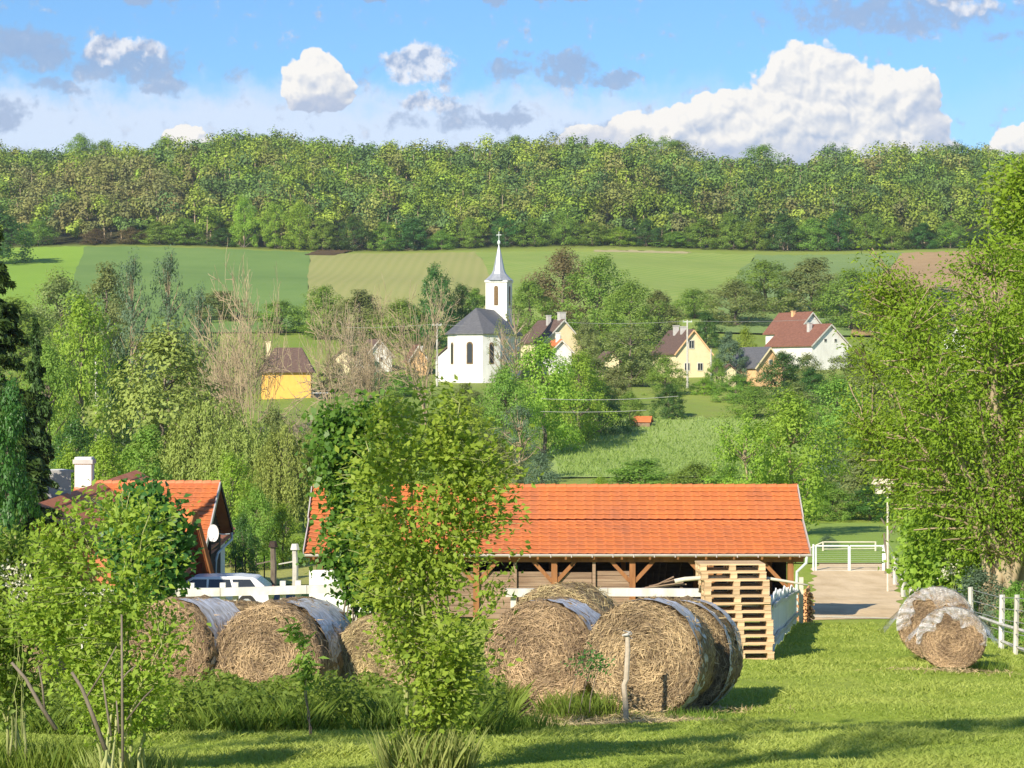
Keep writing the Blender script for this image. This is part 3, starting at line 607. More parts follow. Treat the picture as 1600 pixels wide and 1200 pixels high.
# ------------------------------------------------------------------ tree prototypes
PR = {}
PR['r1'] = tree_proto('round', 101); PR['r2'] = tree_proto('round', 102, nclump=130, cr=1.0); PR['r3'] = tree_proto('egg', 103); PR['r4'] = tree_proto('tall', 104, nclump=120)
PR['v1'] = tree_proto('vase', 105, nclump=110, rough=.5); PR['b1'] = tree_proto('bush', 106, base=.03, nclump=160, cr=.8, limbs=16); PR['b2'] = tree_proto('bush', 107, base=.03, nclump=140, cr=.95, limbs=16)
PR['sp'] = tree_proto('vase', 108, nclump=60, per=30, cr=.65, leaf=.2, limbs=60)       # airy, half in leaf
PR['pop'] = tree_proto('tall', 109, nclump=130, per=42, cr=.6, rough=.6, limbs=50, leaf=.22)
PR['w1'] = willow_proto(120); PR['w2'] = willow_proto(121, nstr=420)
PR['s1'] = spruce_proto(130)
PR['hi'] = tree_proto('round', 131, base=.88, nclump=50, per=45, cr=.45, limbs=20)
for v in PR['hi'][0].vertices: v.co.z = 9.4 + (v.co.z-9.4)*.45
bare1, _ = bare_proto(140, H=14, spread=.72, lean=.0, stems=2, minr=.028, depth=5); bare2, _ = bare_proto(141, H=12, spread=.7, lean=-.12, stems=2, depth=4, minr=.03); bare3, _ = bare_proto(142, H=12, spread=.72, lean=.05, stems=2, depth=4, minr=.03)

# individual trees along the lower edge of the wood and on its skyline
edge = [(60,'leaf_mid'),(150,'leaf_brown'),(205,'leaf_brown'),(250,'leaf_mid'),(288,'leaf_mid'),(345,'leaf_dark'),(382,'leaf_bright'),(430,'leaf_bright'),(468,'leaf_bright'),(505,'leaf_mid'),(552,'leaf_dark'),
        (600,'leaf_mid'),(645,'leaf_dark'),(690,'leaf_mid'),(735,'leaf_mid'),(790,'leaf_dark'),(835,'leaf_mid'),(880,'leaf_mid'),(925,'leaf_mid'),(968,'leaf_bright'),(1010,'leaf_dark'),(1052,'leaf_mid'),(1095,'leaf_mid'),
        (1140,'leaf_mid'),(1180,'leaf_mid'),(1225,'leaf_dark'),(1268,'leaf_mid'),(1310,'leaf_dark'),(1352,'leaf_mid'),(1395,'leaf_mid'),(1440,'leaf_dark'),(1485,'leaf_mid'),(1530,'leaf_dark')]
ORD = ['first', 'second', 'third', 'fourth', 'fifth', 'sixth', 'seventh', 'eighth', 'ninth', 'tenth', 'eleventh', 'twelfth']
COLN = {'leaf_dark': 'dark green', 'leaf_brown': 'brownish', 'leaf_mid': 'mid green', 'leaf_grey': 'grey green', 'leaf_bright': 'bright yellow green', 'leaf_olive': 'olive green'}
FLD = [(132, 'the bright green field'), (484, 'the blue green field'), (742, 'the striped tan field'), (1180, 'the plain green field'), (1410, 'the pale green field'), (9999, 'the bare soil field')]
cnt = {}
def fld(px, key):
    n = [b for a, b in FLD if px < a][0]; cnt[(key, n)] = cnt.get((key, n), 0)+1; return ORD[cnt[(key, n)]-1], n
for px, mt in edge:
    yt = 350 + rnd.uniform(-22, 12) - (28 if 380 <= px <= 470 else 0); w = rnd.uniform(50, 74); o_, f_ = fld(px, 'e')
    ptree('edge_tree', PR[rnd.choice(['b1', 'r1', 'r2', 'b2'])], mt, px, 620, yt, w, '%s tree at the wood edge, %s from left above %s' % (COLN[mt], o_, f_), 'tree', 'trees along the lower edge of the wood', base_dz=-.3)
for px, yt in [(125,212),(165,222),(258,216),(385,216),(412,212),(470,228),(610,224),(720,226),(805,214),(905,226),(1032,217),(1060,222),(1190,230),(1305,228),(1490,224),(1540,230)]:
    mt = rnd.choice(['leaf_mid', 'leaf_mid', 'leaf_olive', 'leaf_dark']); o_, f_ = fld(px, 's')
    ptree('skyline_tree', PR[rnd.choice(['r2', 'r1', 'v1'])], mt, px, 815, yt, rnd.uniform(60, 88), '%s skyline tree top, %s from left above %s' % (COLN[mt], o_, f_), 'tree', 'tree tops on the skyline of the wood', base_dz=-.3)
ptree('edge_tree', PR['b1'], 'leaf_dark', -5, 560, 325, 120, 'dark broad tree at the far left end of the field edge', 'tree')

# ------------------------------------------------------------------ hillside and village trees
def T(kind, mt, px, d, yt, w, label, cat='tree', name='leafy_tree', tm='bark', group=None): return ptree(name, PR[kind], mt, px, d, yt, w, label, cat, group, tm, -.2, 12. if kind == 's1' else 10., {'w1': 9., 'w2': 9., 's1': 6.}.get(kind, 8.))
# behind the village, left to right
T('b2','leaf_olive',95,330,432,130,'olive green bushy tree below the bright green field at far left')
T('b1','leaf_olive',165,345,418,110,'olive brown tree between the spruce and the grey green poplar')
T('b1','leaf_mid',30,300,470,150,'green tree half hidden behind the dark spruce')
T('pop','leaf_grey',205,232,402,88,'tall grey green poplar with pale stems, the left one of the clump','tree','poplar_tree','bark_pale')
T('pop','leaf_grey',262,236,396,90,'tall grey green poplar with pale stems, right of its twin','tree','poplar_tree','bark_pale')
T('pop','leaf_grey',310,245,450,80,'lower grey green poplar beside the big bare tree','tree','poplar_tree','bark_pale')
T('r1','leaf_bright',128,205,474,130,'bright green walnut like tree with dark hollows behind the concrete pole')
T('r2','leaf_mid',75,190,540,110,'mid green tree between the spruce and the concrete pole')
T('b1','leaf_olive',345,420,455,120,'olive tree on the slope behind the yellow house')
T('b2','leaf_mid',440,400,470,110,'green bushy tree just behind the roof of the yellow house')
T('r1','leaf_mid',505,390,450,80,'mid green round tree right behind the bare trees')
T('b1','leaf_olive',560,385,455,110,'olive green tree behind the group of bare trees')
T('b2','leaf_mid',630,375,470,110,'green tree behind the right hand bare trees')
T('r4','leaf_dark',682,372,420,74,'tall dark green tree left of the church tower')
T('r1','leaf_dark',722,378,448,62,'lower dark green tree next to the church roof')
T('b1','leaf_mid',745,400,452,60,'small green tree between the church roof and the tower')
T('r3','leaf_mid',828,392,440,84,'green tree immediately right of the church tower')
T('r2','leaf_brown',880,402,393,110,'tall brownish green tree top right of the church tower')
T('r1','leaf_mid',935,392,405,118,'broad mid green tree behind the cottages right of the church')
T('b2','leaf_mid',985,372,442,110,'green bushy tree above the roof with the white chimney')
T('r3','leaf_olive',1030,382,455,80,'olive tree behind the chimneys of the cream cottage')
T('b1','leaf_dark',1103,372,487,56,'dark purplish shrub behind the cream cottage','shrub','dark_shrub')
T('b2','leaf_mid',1085,420,452,90,'green tree on the slope above the cream cottage')
T('r2','leaf_olive',1150,412,440,110,'olive green tree between the cream cottage and the long red roof')
T('r1','leaf_mid',1195,430,410,110,'mid green tree behind the long red brown roof')
T('b1','leaf_olive',1270,425,405,130,'wide olive tree above the white gable house')
T('r1','leaf_mid',1330,410,425,120,'green tree right of the white gable house')
T('r2','leaf_mid',1400,400,440,130,'green tree far behind the tall ash tree')
T('b2','leaf_grey',1470,380,450,130,'grey green tree seen through the ash tree')
# between and before the houses
T('sp','leaf_olive',786,286,500,56,'sparse bare branched tree standing in front of the church tower','tree','sparse_tree','twig_brown')
T('sp','leaf_olive',806,282,474,76,'half bare leafing tree whose twigs cross the white tower','tree','sparse_tree','twig_brown')
T('sp','leaf_mid',778,262,566,44,'thin small tree before the white church wall','tree','sparse_tree','twig_brown')
T('b2','leaf_bright',850,225,535,130,'bright green rounded tree between the church and the meadow')
T('r1','leaf_bright',905,238,556,110,'bright green tree overhanging the upper edge of the meadow')
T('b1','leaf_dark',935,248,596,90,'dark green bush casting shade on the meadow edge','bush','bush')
T('r2','leaf_mid',790,215,575,95,'green tree below the church, behind the sapling top')
T('pop','leaf_grey',812,190,632,96,'grey twiggy willow bush left of the meadow','bush','willow_bush','bark_pale')
T('b1','leaf_olive',770,180,680,110,'olive bush just above the stable roof')
T('b2','leaf_grey',845,165,706,70,'small grey green bush at the lower left corner of the meadow','bush','bush')
T('v1','leaf_olive',985,305,508,120,'wide olive leafing fruit tree in front of the cream cottage')
T('b1','leaf_olive',925,300,560,90,'olive bush below the cottage with the orange annex','bush','bush')
T('b2','leaf_mid',1040,288,556,70,'green bush left of the utility pole','bush','bush')
T('b1','leaf_dark',1045,262,600,60,'dark low bush under the tiny orange roof','bush','bush')
T('b2','leaf_mid',985,256,612,56,'green low bush left of the tiny orange roof','bush','bush')
T('b1','leaf_grey',1140,318,520,58,'grey green shrub beside the cream cottage','shrub','shrub')
T('b2','leaf_bright',1165,330,512,50,'yellow green shrub behind the grey roofed cottage','shrub','shrub')
T('b1','leaf_mid',1150,280,585,80,'green bush below the grey roofed cottage','bush','bush')
T('r1','leaf_dark',1225,285,553,90,'dark green round tree below the white gable house')
T('b1','leaf_dark',1270,280,575,70,'dark green bush right of the dark round tree','bush','bush')
T('v1','leaf_olive',1330,285,552,90,'olive green tree in front of the white gable')
T('b2','leaf_olive',1365,270,565,110,'olive bush left of the ash tree','bush','bush')
T('b1','leaf_mid',1420,300,520,130,'green tree seen between the ash branches')
T('r1','leaf_mid',1530,290,500,150,'green tree behind the ash trunk')
# valley bottom, right
T('v1','leaf_bright',1165,128,655,120,'loose bright green locust tree with a pale forked trunk behind the stable, left part','tree','locust_tree','bark_pale')
T('r2','leaf_bright',1235,132,618,170,'wide bright green locust tree behind the stable roof','tree','locust_tree','bark_pale')
T('b1','leaf_mid',1005,172,716,150,'mid green rounded bush above the stable roof','bush','bush')
T('b2','leaf_mid',1085,168,722,120,'mid green bush below the hay meadow','bush','bush')
T('b2','leaf_bright',937,160,742,50,'small yellow green bush at the stable ridge','bush','bush')
T('b1','leaf_mid',1140,160,725,100,'green bush at the foot of the locust tree','bush','bush')
T('b2','leaf_grey',1290,168,690,110,'grey green willow bush above the farm gate','bush','bush')
T('r1','leaf_mid',1240,158,712,90,'mid green bush right behind the stable gable','bush','bush')
T('b1','leaf_olive',1345,160,700,120,'olive bush beyond the gate','bush','bush')
T('b2','leaf_mid',1400,158,690,110,'green bush right of the gate','bush','bush')
T('b1','leaf_mid',1300,153,752,90,'low green hedge bush over the pasture, left of the gate centre','bush','bush')
T('b2','leaf_dark',1358,153,758,90,'low dark hedge bush over the pasture, behind the nest box pole','bush','bush')
T('b1','leaf_mid',1460,150,720,130,'green bush seen below the ash crown','bush','bush')
T('b2','leaf_grey',1293,120,832,38,'small grey shrub beyond the farm gate','shrub','shrub')
# valley bottom, left
T('b2','leaf_willow',255,165,520,215,'large yellow green willow with rounded crown left of the bare tree','tree','willow_tree')
T('w1','leaf_willow',330,150,605,185,'drooping willow below the bare tree','tree','willow_tree')
T('w1','leaf_willow',385,140,640,150,'dark hollowed weeping willow in the middle of the valley','tree','willow_tree')
T('w2','leaf_willow',450,135,650,130,'weeping willow with long hanging strands left of the maple','tree','willow_tree')
T('w2','leaf_willow',505,145,655,110,'weeping willow partly hidden by the maple','tree','willow_tree')
T('r1','leaf_bright',362,108,712,96,'yellow green oak like tree behind the orange gabled house')
T('r2','leaf_mid',400,106,760,80,'green tree in the shade right of the gabled house')
T('b1','leaf_bright',442,108,786,80,'bright bush behind the garden post','bush','bush')
T('b2','leaf_dark',380,98,800,60,'dark bush beside the downpipe of the gabled house','bush','bush')
T('b1','leaf_mid',225,118,668,130,'green tree behind the long red roof, right')
T('r1','leaf_bright',165,112,690,110,'bright green tree behind the white chimney')
T('b2','leaf_bright',110,105,700,90,'yellow green bush left of the white chimney','bush','bush')
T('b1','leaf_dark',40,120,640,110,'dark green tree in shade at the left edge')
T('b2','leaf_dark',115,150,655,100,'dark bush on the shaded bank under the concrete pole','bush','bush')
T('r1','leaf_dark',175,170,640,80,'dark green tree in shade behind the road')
T('b1','leaf_mid',560,150,690,100,'green bush behind the sapling, left','bush','bush')
T('b2','leaf_mid',660,150,680,120,'green bush behind the sapling crown','bush','bush')
T('b1','leaf_olive',725,160,665,110,'olive bush behind the right side of the sapling','bush','bush')
T('b1','leaf_mid',620,215,615,120,'green bush below the grass terrace of the church','bush','bush')
T('b2','leaf_bright',720,210,618,110,'bright green bush below the church','bush','bush')
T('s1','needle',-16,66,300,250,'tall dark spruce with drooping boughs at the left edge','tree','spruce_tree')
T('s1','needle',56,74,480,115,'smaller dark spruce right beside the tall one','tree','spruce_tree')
T('b1','leaf_dark',12,56,600,110,'dark leafy tree below the spruce at the left edge')

for px, d_, yt, w, k_, mt, lab in [(560,300,575,70,'b2','leaf_mid','green bush on the terrace left of the church'),(620,290,580,70,'b1','leaf_mid','green bush in the middle of the terrace below the white cottage'),(960,270,575,80,'b1','leaf_olive','olive bush above the upper left corner of the hay meadow'),
    (1005,310,545,60,'b2','leaf_olive','olive bush left of the cream cottage door'),(1120,300,560,40,'b1','leaf_mid','small green bush below the short pale post'),(1180,262,605,90,'b2','leaf_mid','green bush above the right corner of the meadow'),(1250,240,600,110,'b1','leaf_olive','olive bush between the locust tree and the ash'),
    (1310,230,590,120,'b2','leaf_mid','green bush left of the ash crown, below the olive tree'),(1100,290,590,50,'b1','leaf_bright','bright low bush on the grass below the cream cottage'),(880,260,590,90,'b2','leaf_bright','bright green bush under the overhanging tree at the meadow'),(730,255,600,90,'b1','leaf_olive','olive bush on the bank straight below the church wall'),
    (520,300,560,56,'b1','leaf_olive','olive bush covering the foot of the tall cream house'),(585,300,562,50,'b2','leaf_grey','grey green bush in front of the white cottage'),(640,300,570,44,'b1','leaf_mid','small green bush before the peach outbuilding'),(560,310,530,50,'v1','leaf_olive','thin olive tree between the cream house and the white cottage'),(1262,312,552,60,'b2','leaf_olive','olive bush before the red brown roof'),(1345,318,546,60,'b1','leaf_mid','green bush hiding the foot of the white gable'),
    (1385,320,520,90,'b2','leaf_mid','green bush right of the white gable'),(1222,330,548,40,'b2','leaf_olive','olive shrub between the grey roof and the red brown roof'),(915,345,500,60,'b1','leaf_olive','olive tree right of the cottage with the orange annex'),(960,350,520,70,'b2','leaf_mid','green shrub between the two cream cottages'),
    (60,250,560,100,'b2','leaf_mid','green bush behind the spruce, right side'),(190,210,560,70,'b1','leaf_dark','dark green bush right of the concrete pole'),(300,200,560,90,'b1','leaf_olive','olive bush between the willow and the bare tree'),(430,180,640,80,'b2','leaf_olive','olive bush at the foot of the tallest bare tree'),(700,170,690,110,'b2','leaf_mid','green bush behind the right shoulder of the sapling')]:
    T(k_, mt, px, d_, yt, w, lab, 'bush', 'bush')
# bare trees
def bare(me, H0, W0, px, d, yt, wpx, label, tm='bark_pale', rz=None):
    x = X(px, d); h = Z(yt, d) - g(x, d); e = empty('bare_tree', (x, d, g(x, d)-.1), label, 'tree', None, rnd.uniform(0, 6.28) if rz is None else rz)
    e.scale = (wpx/F*d/W0, wpx/F*d/W0, h/H0); link('trunk', me, e, M[tm])
def wid(me): a = np.array([v.co[:2] for v in me.vertices]); return float(np.percentile(np.abs(a), 97)*2)
w1, w2_, w3 = wid(bare1), wid(bare2), wid(bare3)
bare(bare1, 14, w1, 402, 178, 368, 165, 'tall leafless pale barked tree left of the yellow house, the tallest bare tree')
bare(bare3, 12, w3, 350, 186, 440, 120, 'smaller leafless tree left of the tallest bare tree')
bare(bare2, 12, w2_, 520, 225, 452, 120, 'leaning leafless tree right of the yellow house', 'bark_pale', .4)
bare(bare1, 14, w1, 600, 228, 425, 130, 'leafless tree with straight grey trunk in front of the white cottage')
bare(bare3, 12, w3, 655, 226, 432, 110, 'leafless tree forking low, left of the church', 'bark_pale')
bare(bare2, 12, w2_, 560, 250, 470, 110, 'reddish twigged leafless tree behind the leaning one', 'twig_brown')
for i, (px, yt) in enumerate([(470,628),(505,632),(540,636),(575,630),(610,634),(345,600)]):
    bare(bare3, 12, w3, px, 205, yt, 60, ['first','second','third','fourth','fifth','last'][i]+' clump from the left of low leafless brown brush below the bare trees' if px > 400 else 'low leafless brown brush inside the willow', 'twig_brown')

# ------------------------------------------------------------------ village houses
def arch_window(parent, x, y, z, w, h, mt, nrm=(0, -1), frame='window_brown'):
    n = Vector((nrm[0], nrm[1], 0)).normalized(); t = Vector((-n.y, n.x, 0)); P = []
    out = [(-w/2, 0), (w/2, 0), (w/2, h-w/2)] + [(w/2*math.cos(a), h-w/2+w/2*math.sin(a)) for a in np.linspace(.3, math.pi-.3, 6)] + [(-w/2, h-w/2)]
    o = Vector((x, y, z)); V = [o + t*a + Vector((0, 0, b)) + n*.05 for a, b in out] + [o + t*a + Vector((0, 0, b)) - n*.10 for a, b in out]
    k_ = len(out); mb = MB(); mb.add([tuple(v) for v in V], [tuple(range(k_))] + [(i, i+k_, (i+1) % k_ + k_, (i+1) % k_) for i in range(k_)])
    w_ = mb.build('window', M[frame], parent)
    s = .72; V = [o + t*a*s + Vector((0, 0, h*.5 + (b-h*.5)*.88)) + n*.07 for a, b in out]; mb = MB(); mb.add([tuple(v) for v in V], [tuple(range(k_))]); mb.build('pane', M[mt], w_)
def gable_house(px, d, w, length, wall, roofh, rz, mats, label, cat='house', over=.35, windows=(), chim=(), zoff=0.0, name='house', group=None):
    x = X(px, d); e = empty(name, (x, d, g(x, d)+zoff), label, cat, group, rz); mw, mr_ = mats[:2]
    mb = MB(); hw = w/2
    V = [(-hw,0,-2),(hw,0,-2),(hw,0,wall),(0,0,wall+roofh),(-hw,0,wall)]; V += [(a, length, c) for a, _, c in V]
    mb.add(V, [(0,1,2,3,4),(9,8,7,6,5),(0,4,9,5),(1,6,7,2)]); mb.build('wall', M[mw], e)
    sl = roofh/hw; t = .14
    mb = MB()
    for s in (-1, 1):
        a = (s*(hw+over), -over, wall-over*sl+.03); b = (0, -over, wall+roofh+.03); V = [a, b, (b[0], length+over, b[2]), (a[0], length+over, a[2])]; V += [(p[0], p[1], p[2]+t*1.2) for p in V]
        mb.add(V, [(0,1,2,3),(4,7,6,5),(0,4,5,1),(3,2,6,7),(0,3,7,4)])
    rf = mb.build('roof', M[mr_], e)
    if len(mats) > 2:
        mb = MB()
        for s in (-1, 1): mb.bar((s*(hw+over), -over-.04, wall-over*sl), (0, -over-.04, wall+roofh), .05, .2)
        mb.build('bargeboard', M[mats[2]], e)
    for (cx, cy, ch, cw, cm) in chim:
        mb = MB(); z0 = wall+roofh*(1-abs(cx)/hw); mb.box((cx, cy, z0+ch/2-.3), (cw, cw, ch+.6)); mb.box((cx, cy, z0+ch+.05), (cw+.14, cw+.14, .12)); mb.build('chimney', M[cm], rf)
    for (wx, wz, ww, wh) in windows:
        mb = MB(); mb.box((wx, -.03, wz), (ww, .12, wh)); wn = mb.build('window', M['white_paint'], e)
        mb = MB(); mb.box((wx-ww*.22, -.075, wz), (ww*.36, .06, wh*.82)); mb.box((wx+ww*.22, -.075, wz), (ww*.36, .06, wh*.82)); mb.build('pane', M['glass_dark'], wn)
    return e
# yellow house with a hipped roof
e = empty('house', pos(447, 292, -.2), 'yellow walled house with dark brown hipped roof behind the bare trees', 'house', None, .06)
mb = MB(); mb.box((0, 4, 1.6), (6.4, 8, 4.2)); mb.build('wall', M['yellow_plaster'], e)
mb = MB(); mb.box((0, 4, -.9), (6.7, 8.3, 1.8)); mb.build('plinth', M['plinth'], e)
mb = MB(); V = [(-3.7,-.5,3.6),(3.7,-.5,3.6),(3.7,8.5,3.6),(-3.7,8.5,3.6),(-1.6,3.2,6.9),(1.9,3.2,6.9),(1.9,4.8,6.9),(-1.6,4.8,6.9)]
mb.add(V, [(0,1,5,4),(1,2,6,5),(2,3,7,6),(3,0,4,7),(4,5,6,7),(0,3,2,1)]); rf = mb.build('roof', M['roof_brown'], e)
mb = MB(); mb.box((-2.5, 4, 6.4), (.6, .6, 2.4)); mb.box((-2.5, 4, 7.65), (.75, .75, .15)); mb.build('chimney', M['cream_plaster'], rf)
gable_house(880, 345, 6.2, 9, 3.0, 3.2, .42, ('cream_plaster','roof_brown','white_paint'), 'cream cottage with brown roof and a small orange roofed annex', windows=((-.9,3.4,.9,1.0),), chim=((.3,1.2,1.5,1.0,'plinth'),(-.6,4,1.4,.6,'plinth')), zoff=1.2)
gable_house(877, 335, 3.2, 4, 2.3, 1.6, .30, ('white_plaster','tile_orange','white_paint'), 'small white annex with orange roof and a white chimney', 'outbuilding', chim=((-.2,1.0,1.3,.55,'white_plaster'),), zoff=1.3, name='outbuilding')
gable_house(1083, 332, 5.6, 9, 3.7, 3.3, .33, ('cream_plaster','roof_brown','peach_plaster'), 'cream gabled cottage with brown roof and an attic window behind the utility pole', windows=((-.3,4.9,.9,1.3),(-1.0,1.6,.9,1.2),(1.1,1.6,.9,1.2)), chim=((-.4,5.5,1.2,.7,'plinth'),(-.3,3.0,.9,.7,'plinth')))
gable_house(1202, 318, 4.6, 7, 2.0, 2.6, .50, ('peach_plaster','slate','cream_plaster'), 'low peach gabled cottage with grey slate roof', windows=((.2,2.6,.6,.7),), zoff=.9)
gable_house(1297, 345, 7.2, 11, 1.9, 3.1, .55, ('white_plaster','roof_redbrown','white_paint'), 'large white gabled house with long red brown roof and chimney', windows=((-1.0,2.6,.5,.5),(1.0,2.6,.5,.5)), chim=((-1.2,3.5,1.3,.6,'plinth'),), zoff=1.9)
gable_house(1268, 358, 6.0, 8, 2.4, 3.1, .55, ('white_plaster','roof_redbrown','white_paint'), 'second red brown roof behind the large white gabled house', chim=((-.5,4,.8,.5,'peach_plaster'),), zoff=2.0)
gable_house(536, 335, 3.6, 6, 4.0, 1.4, .1, ('cream_plaster','roof_brown'), 'tall narrow cream house seen between the bare trees', windows=((-.5,2.6,.7,1.0),), zoff=-1.2)
gable_house(592, 345, 4.2, 6, 3.2, 2.4, .35, ('white_plaster','roof_brown','white_paint'), 'white cottage with brown roof behind the bare trees', windows=((.3,2.6,.7,.8),), zoff=-.6)
gable_house(654, 338, 2.6, 5, 2.6, 2.0, .2, ('peach_plaster','roof_redbrown','white_paint'), 'small peach outbuilding left of the church', 'outbuilding', chim=((.6,1.0,.8,.35,'white_plaster'),), zoff=-.1, name='outbuilding')
gable_house(1502, 330, 6.0, 8, 3.0, 3.0, -.5, ('white_plaster','slate'), 'white house with grey roof seen through the ash tree', zoff=3.0)
gable_house(1017, 255, 1.6, 1.8, .6, .45, 1.35, ('grey_board','tile_orange'), 'tiny orange roofed well shelter at the top of the meadow', 'well shelter', over=.15, name='well_shelter')
gable_house(955, 325, 2.4, 3, 1.6, 1.2, .3, ('cream_plaster','roof_brown'), 'small cream shed beside the olive fruit tree', 'shed', name='shed', zoff=1.3)
gable_house(1139, 316, 2.2, 3, 1.5, .9, .3, ('cream_plaster','roof_brown'), 'small cream shed between the two cottages', 'shed', name='shed', zoff=.6)

# church
e = empty('church', pos(734, 318, -.25), 'white church with slate roof and slender spired tower', 'church', None, -.25); e.location.z = Z(604, 318)
hw, L_, ev, rh = 3.9, 14.0, 7.6, 3.7; ap = 2.2
foot = [(-hw, ap), (-1.9, 0), (1.9, 0), (hw, ap), (hw, L_), (-hw, L_)]
def prism(foot, z0, z1): n = len(foot); return [(a, b, z0) for a, b in foot] + [(a, b, z1) for a, b in foot], [tuple(range(n-1, -1, -1)), tuple(range(n, 2*n))] + [(i, (i+1) % n, (i+1) % n + n, i+n) for i in range(n)]
mb = MB(); mb.add(*prism(foot, .5, ev)); mb.build('wall', M['white_plaster'], e)
cx0, cy0 = 0, L_/2; fo = [(cx0+(a-cx0)*1.03, cy0+(b-cy0)*1.015) for a, b in foot]
mb = MB(); mb.add(*prism(fo, -1.2, .55)); mb.build('plinth', M['plinth'], e)
fo = [(a*1.09, cy0+(b-cy0)*1.045) for a, b in foot]; ri = [(0, 3.4, ev+rh), (0, L_+.2, ev+rh)]
mb = MB(); V = [(a, b, ev-.02) for a, b in fo] + [(a, b, ev-.18) for a, b in fo] + ri
mb.add(V, [(0,1,12),(1,2,12),(2,3,12),(3,4,13,12),(5,0,12,13),(4,5,13),(6,7,1,0),(7,8,2,1),(8,9,3,2),(9,10,4,3),(10,11,5,4),(11,6,0,5),(11,10,9,8,7,6)]); mb.build('roof', M['slate'], e)
arch_window(e, 0.0, 0, 3.2, .95, 3.2, 'glass_dark')
for s in (-1, 1):
    mid = ((s*1.9+s*hw)/2, ap/2); arch_window(e, mid[0], mid[1], 3.2, .75, 3.1, 'glass_dark', (s*ap, -(hw-1.9)))
tw = 1.62; ty = L_ + 1.2
mb = MB(); mb.box((.3, ty, 7.4), (tw*2, tw*2, 16.6)); tower = mb.build('tower', M['white_plaster'], e)
mb = MB(); mb.box((.3, ty, 15.55), (tw*2+.25, tw*2+.25, .25)); mb.build('cornice', M['white_plaster'], tower)
arch_window(e, .3, ty-tw, 12.0, .62, 2.9, 'window_brown'); arch_window(e, .3-tw, ty, 12.0, .62, 2.9, 'window_brown', (-1, 0)); arch_window(e, .3+tw, ty, 12.0, .62, 2.9, 'window_brown', (1, 0))
prof_s = [(2.05, 15.7), (1.55, 16.15), (1.02, 16.75), (.80, 17.3), (.55, 18.6), (.30, 19.9), (.06, 21.0)]
mb = MB(); V = []; Fc = []
for i, (r_, z_) in enumerate(prof_s):
    rr = r_*1.0; k_ = min(1, i/3)
    for j in range(8):
        a = math.pi/4*j + math.pi/8; q = rr/math.cos(math.pi/8) if i else rr; px_, py_ = q*math.cos(a), q*math.sin(a)
        if i < 2: mx_ = max(abs(px_), abs(py_)); px_, py_ = px_/mx_*rr*(1 if abs(px_) >= mx_-1e-6 else .98), py_/mx_*rr; 
        V.append((.3+px_, ty+py_, z_))
Fc = [(i*8+j, i*8+(j+1) % 8, (i+1)*8+(j+1) % 8, (i+1)*8+j) for i in range(len(prof_s)-1) for j in range(8)] + [tuple(range(7, -1, -1)), tuple((len(prof_s)-1)*8+j for j in range(8))]
mb.add(V, Fc); sp_ = mb.build('spire', M['zinc'], tower)
mb = MB(); mb.tube([(.3, ty, 20.9), (.3, ty, 21.25), (.3, ty, 21.5), (.3, ty, 21.75)], [.06, .24, .24, .06], 8); mb.tube([(.3, ty, 21.7), (.3, ty, 23.0)], .05, 5); mb.bar((.3-.38, ty, 22.5), (.3+.38, ty, 22.5), .09); mb.build('cross', M['galv'], sp_)
mb = MB(); V = [(-hw-2.3, 4, -1.2), (-hw-.02, 4, -1.2), (-hw-.02, 4, 5.9), (-hw-2.3, 4, 4.1)]; V += [(a, 9, c) for a, _, c in V]; mb.add(V, [(0,1,2,3),(7,6,5,4),(0,3,7,4),(3,2,6,7)]); sa = mb.build('sacristy', M['white_plaster'], e)
mb = MB(); V = [(-hw-2.6, 3.7, 3.95), (-hw-.03, 3.7, 6.05)]; V = [V[0], V[1], (V[1][0], 9.3, V[1][2]), (V[0][0], 9.3, V[0][2])]; V += [(a, b, c+.14) for a, b, c in V]; mb.add(V, [(3,2,1,0),(4,5,6,7),(0,1,5,4),(1,2,6,5),(2,3,7,6),(3,0,4,7)]); mb.build('roof', M['roof_brown'], sa)
# trailer beside the yellow house
e = empty('flatbed_trailer', pos(503, 290), 'grey flatbed trailer standing right of the yellow house', 'trailer')
mb = MB(); mb.box((0, 0, .8), (2.4, 1.6, .12)); mb.build('bed', M['zinc'], e); mb = MB(); mb.bar((1.2, 0, .75), (2.1, 0, .45), .08); mb.build('drawbar', M['rubber'], e)
for s in (-.75, .75):
    for k_ in (-.5, .4):
        mb = MB(); mb.tube([(k_, s-.09, .36), (k_, s+.09, .36)], .36, 10); mb.build('wheel', M['rubber'], e)
# utility poles and cables
def pole(px, d, ytop, label, cross=True, r_=.13, tilt=0.):
    x, y, z = pos(px, d); h = Z(ytop, d)-z; e = empty('utility_pole', (x, y, z), label, 'utility pole')
    mb = MB(); mb.tube([(0, 0, -.5), (tilt*h, 0, h)], [r_*1.3, r_*.8], 8); mb.build('pole', M['concrete'], e)
    if cross:
        mb = MB(); mb.box((tilt*h, 0, h-.25), (1.3, .09, .09)); mb.build('crossarm', M['galv'], e)
        for k_ in (-.55, 0, .55):
            mb = MB(); mb.tube([(tilt*h+k_, 0, h-.2), (tilt*h+k_, 0, h+.02)], [.05, .035], 6); mb.build('insulator', M['white_paint'], e)
    return (x+tilt*h, y, z+h-.1)
pA = pole(683, 305, 505, 'concrete utility pole with crossarm left of the church')
pB = pole(1074, 305, 500, 'concrete utility pole in front of the cream cottage')
pC = pole(152, 215, 565, 'pale leaning concrete pole above the shaded bank at left', False, .17, -.01)
pD = pole(1111, 322, 545, 'short pale post beside the cream cottage', False, .10)
pE = (X(1290, 315), 315, Z(498, 315)); pF = (X(870, 300), 300, Z(503, 300)); pG = (X(540, 320), 320, Z(512, 320))
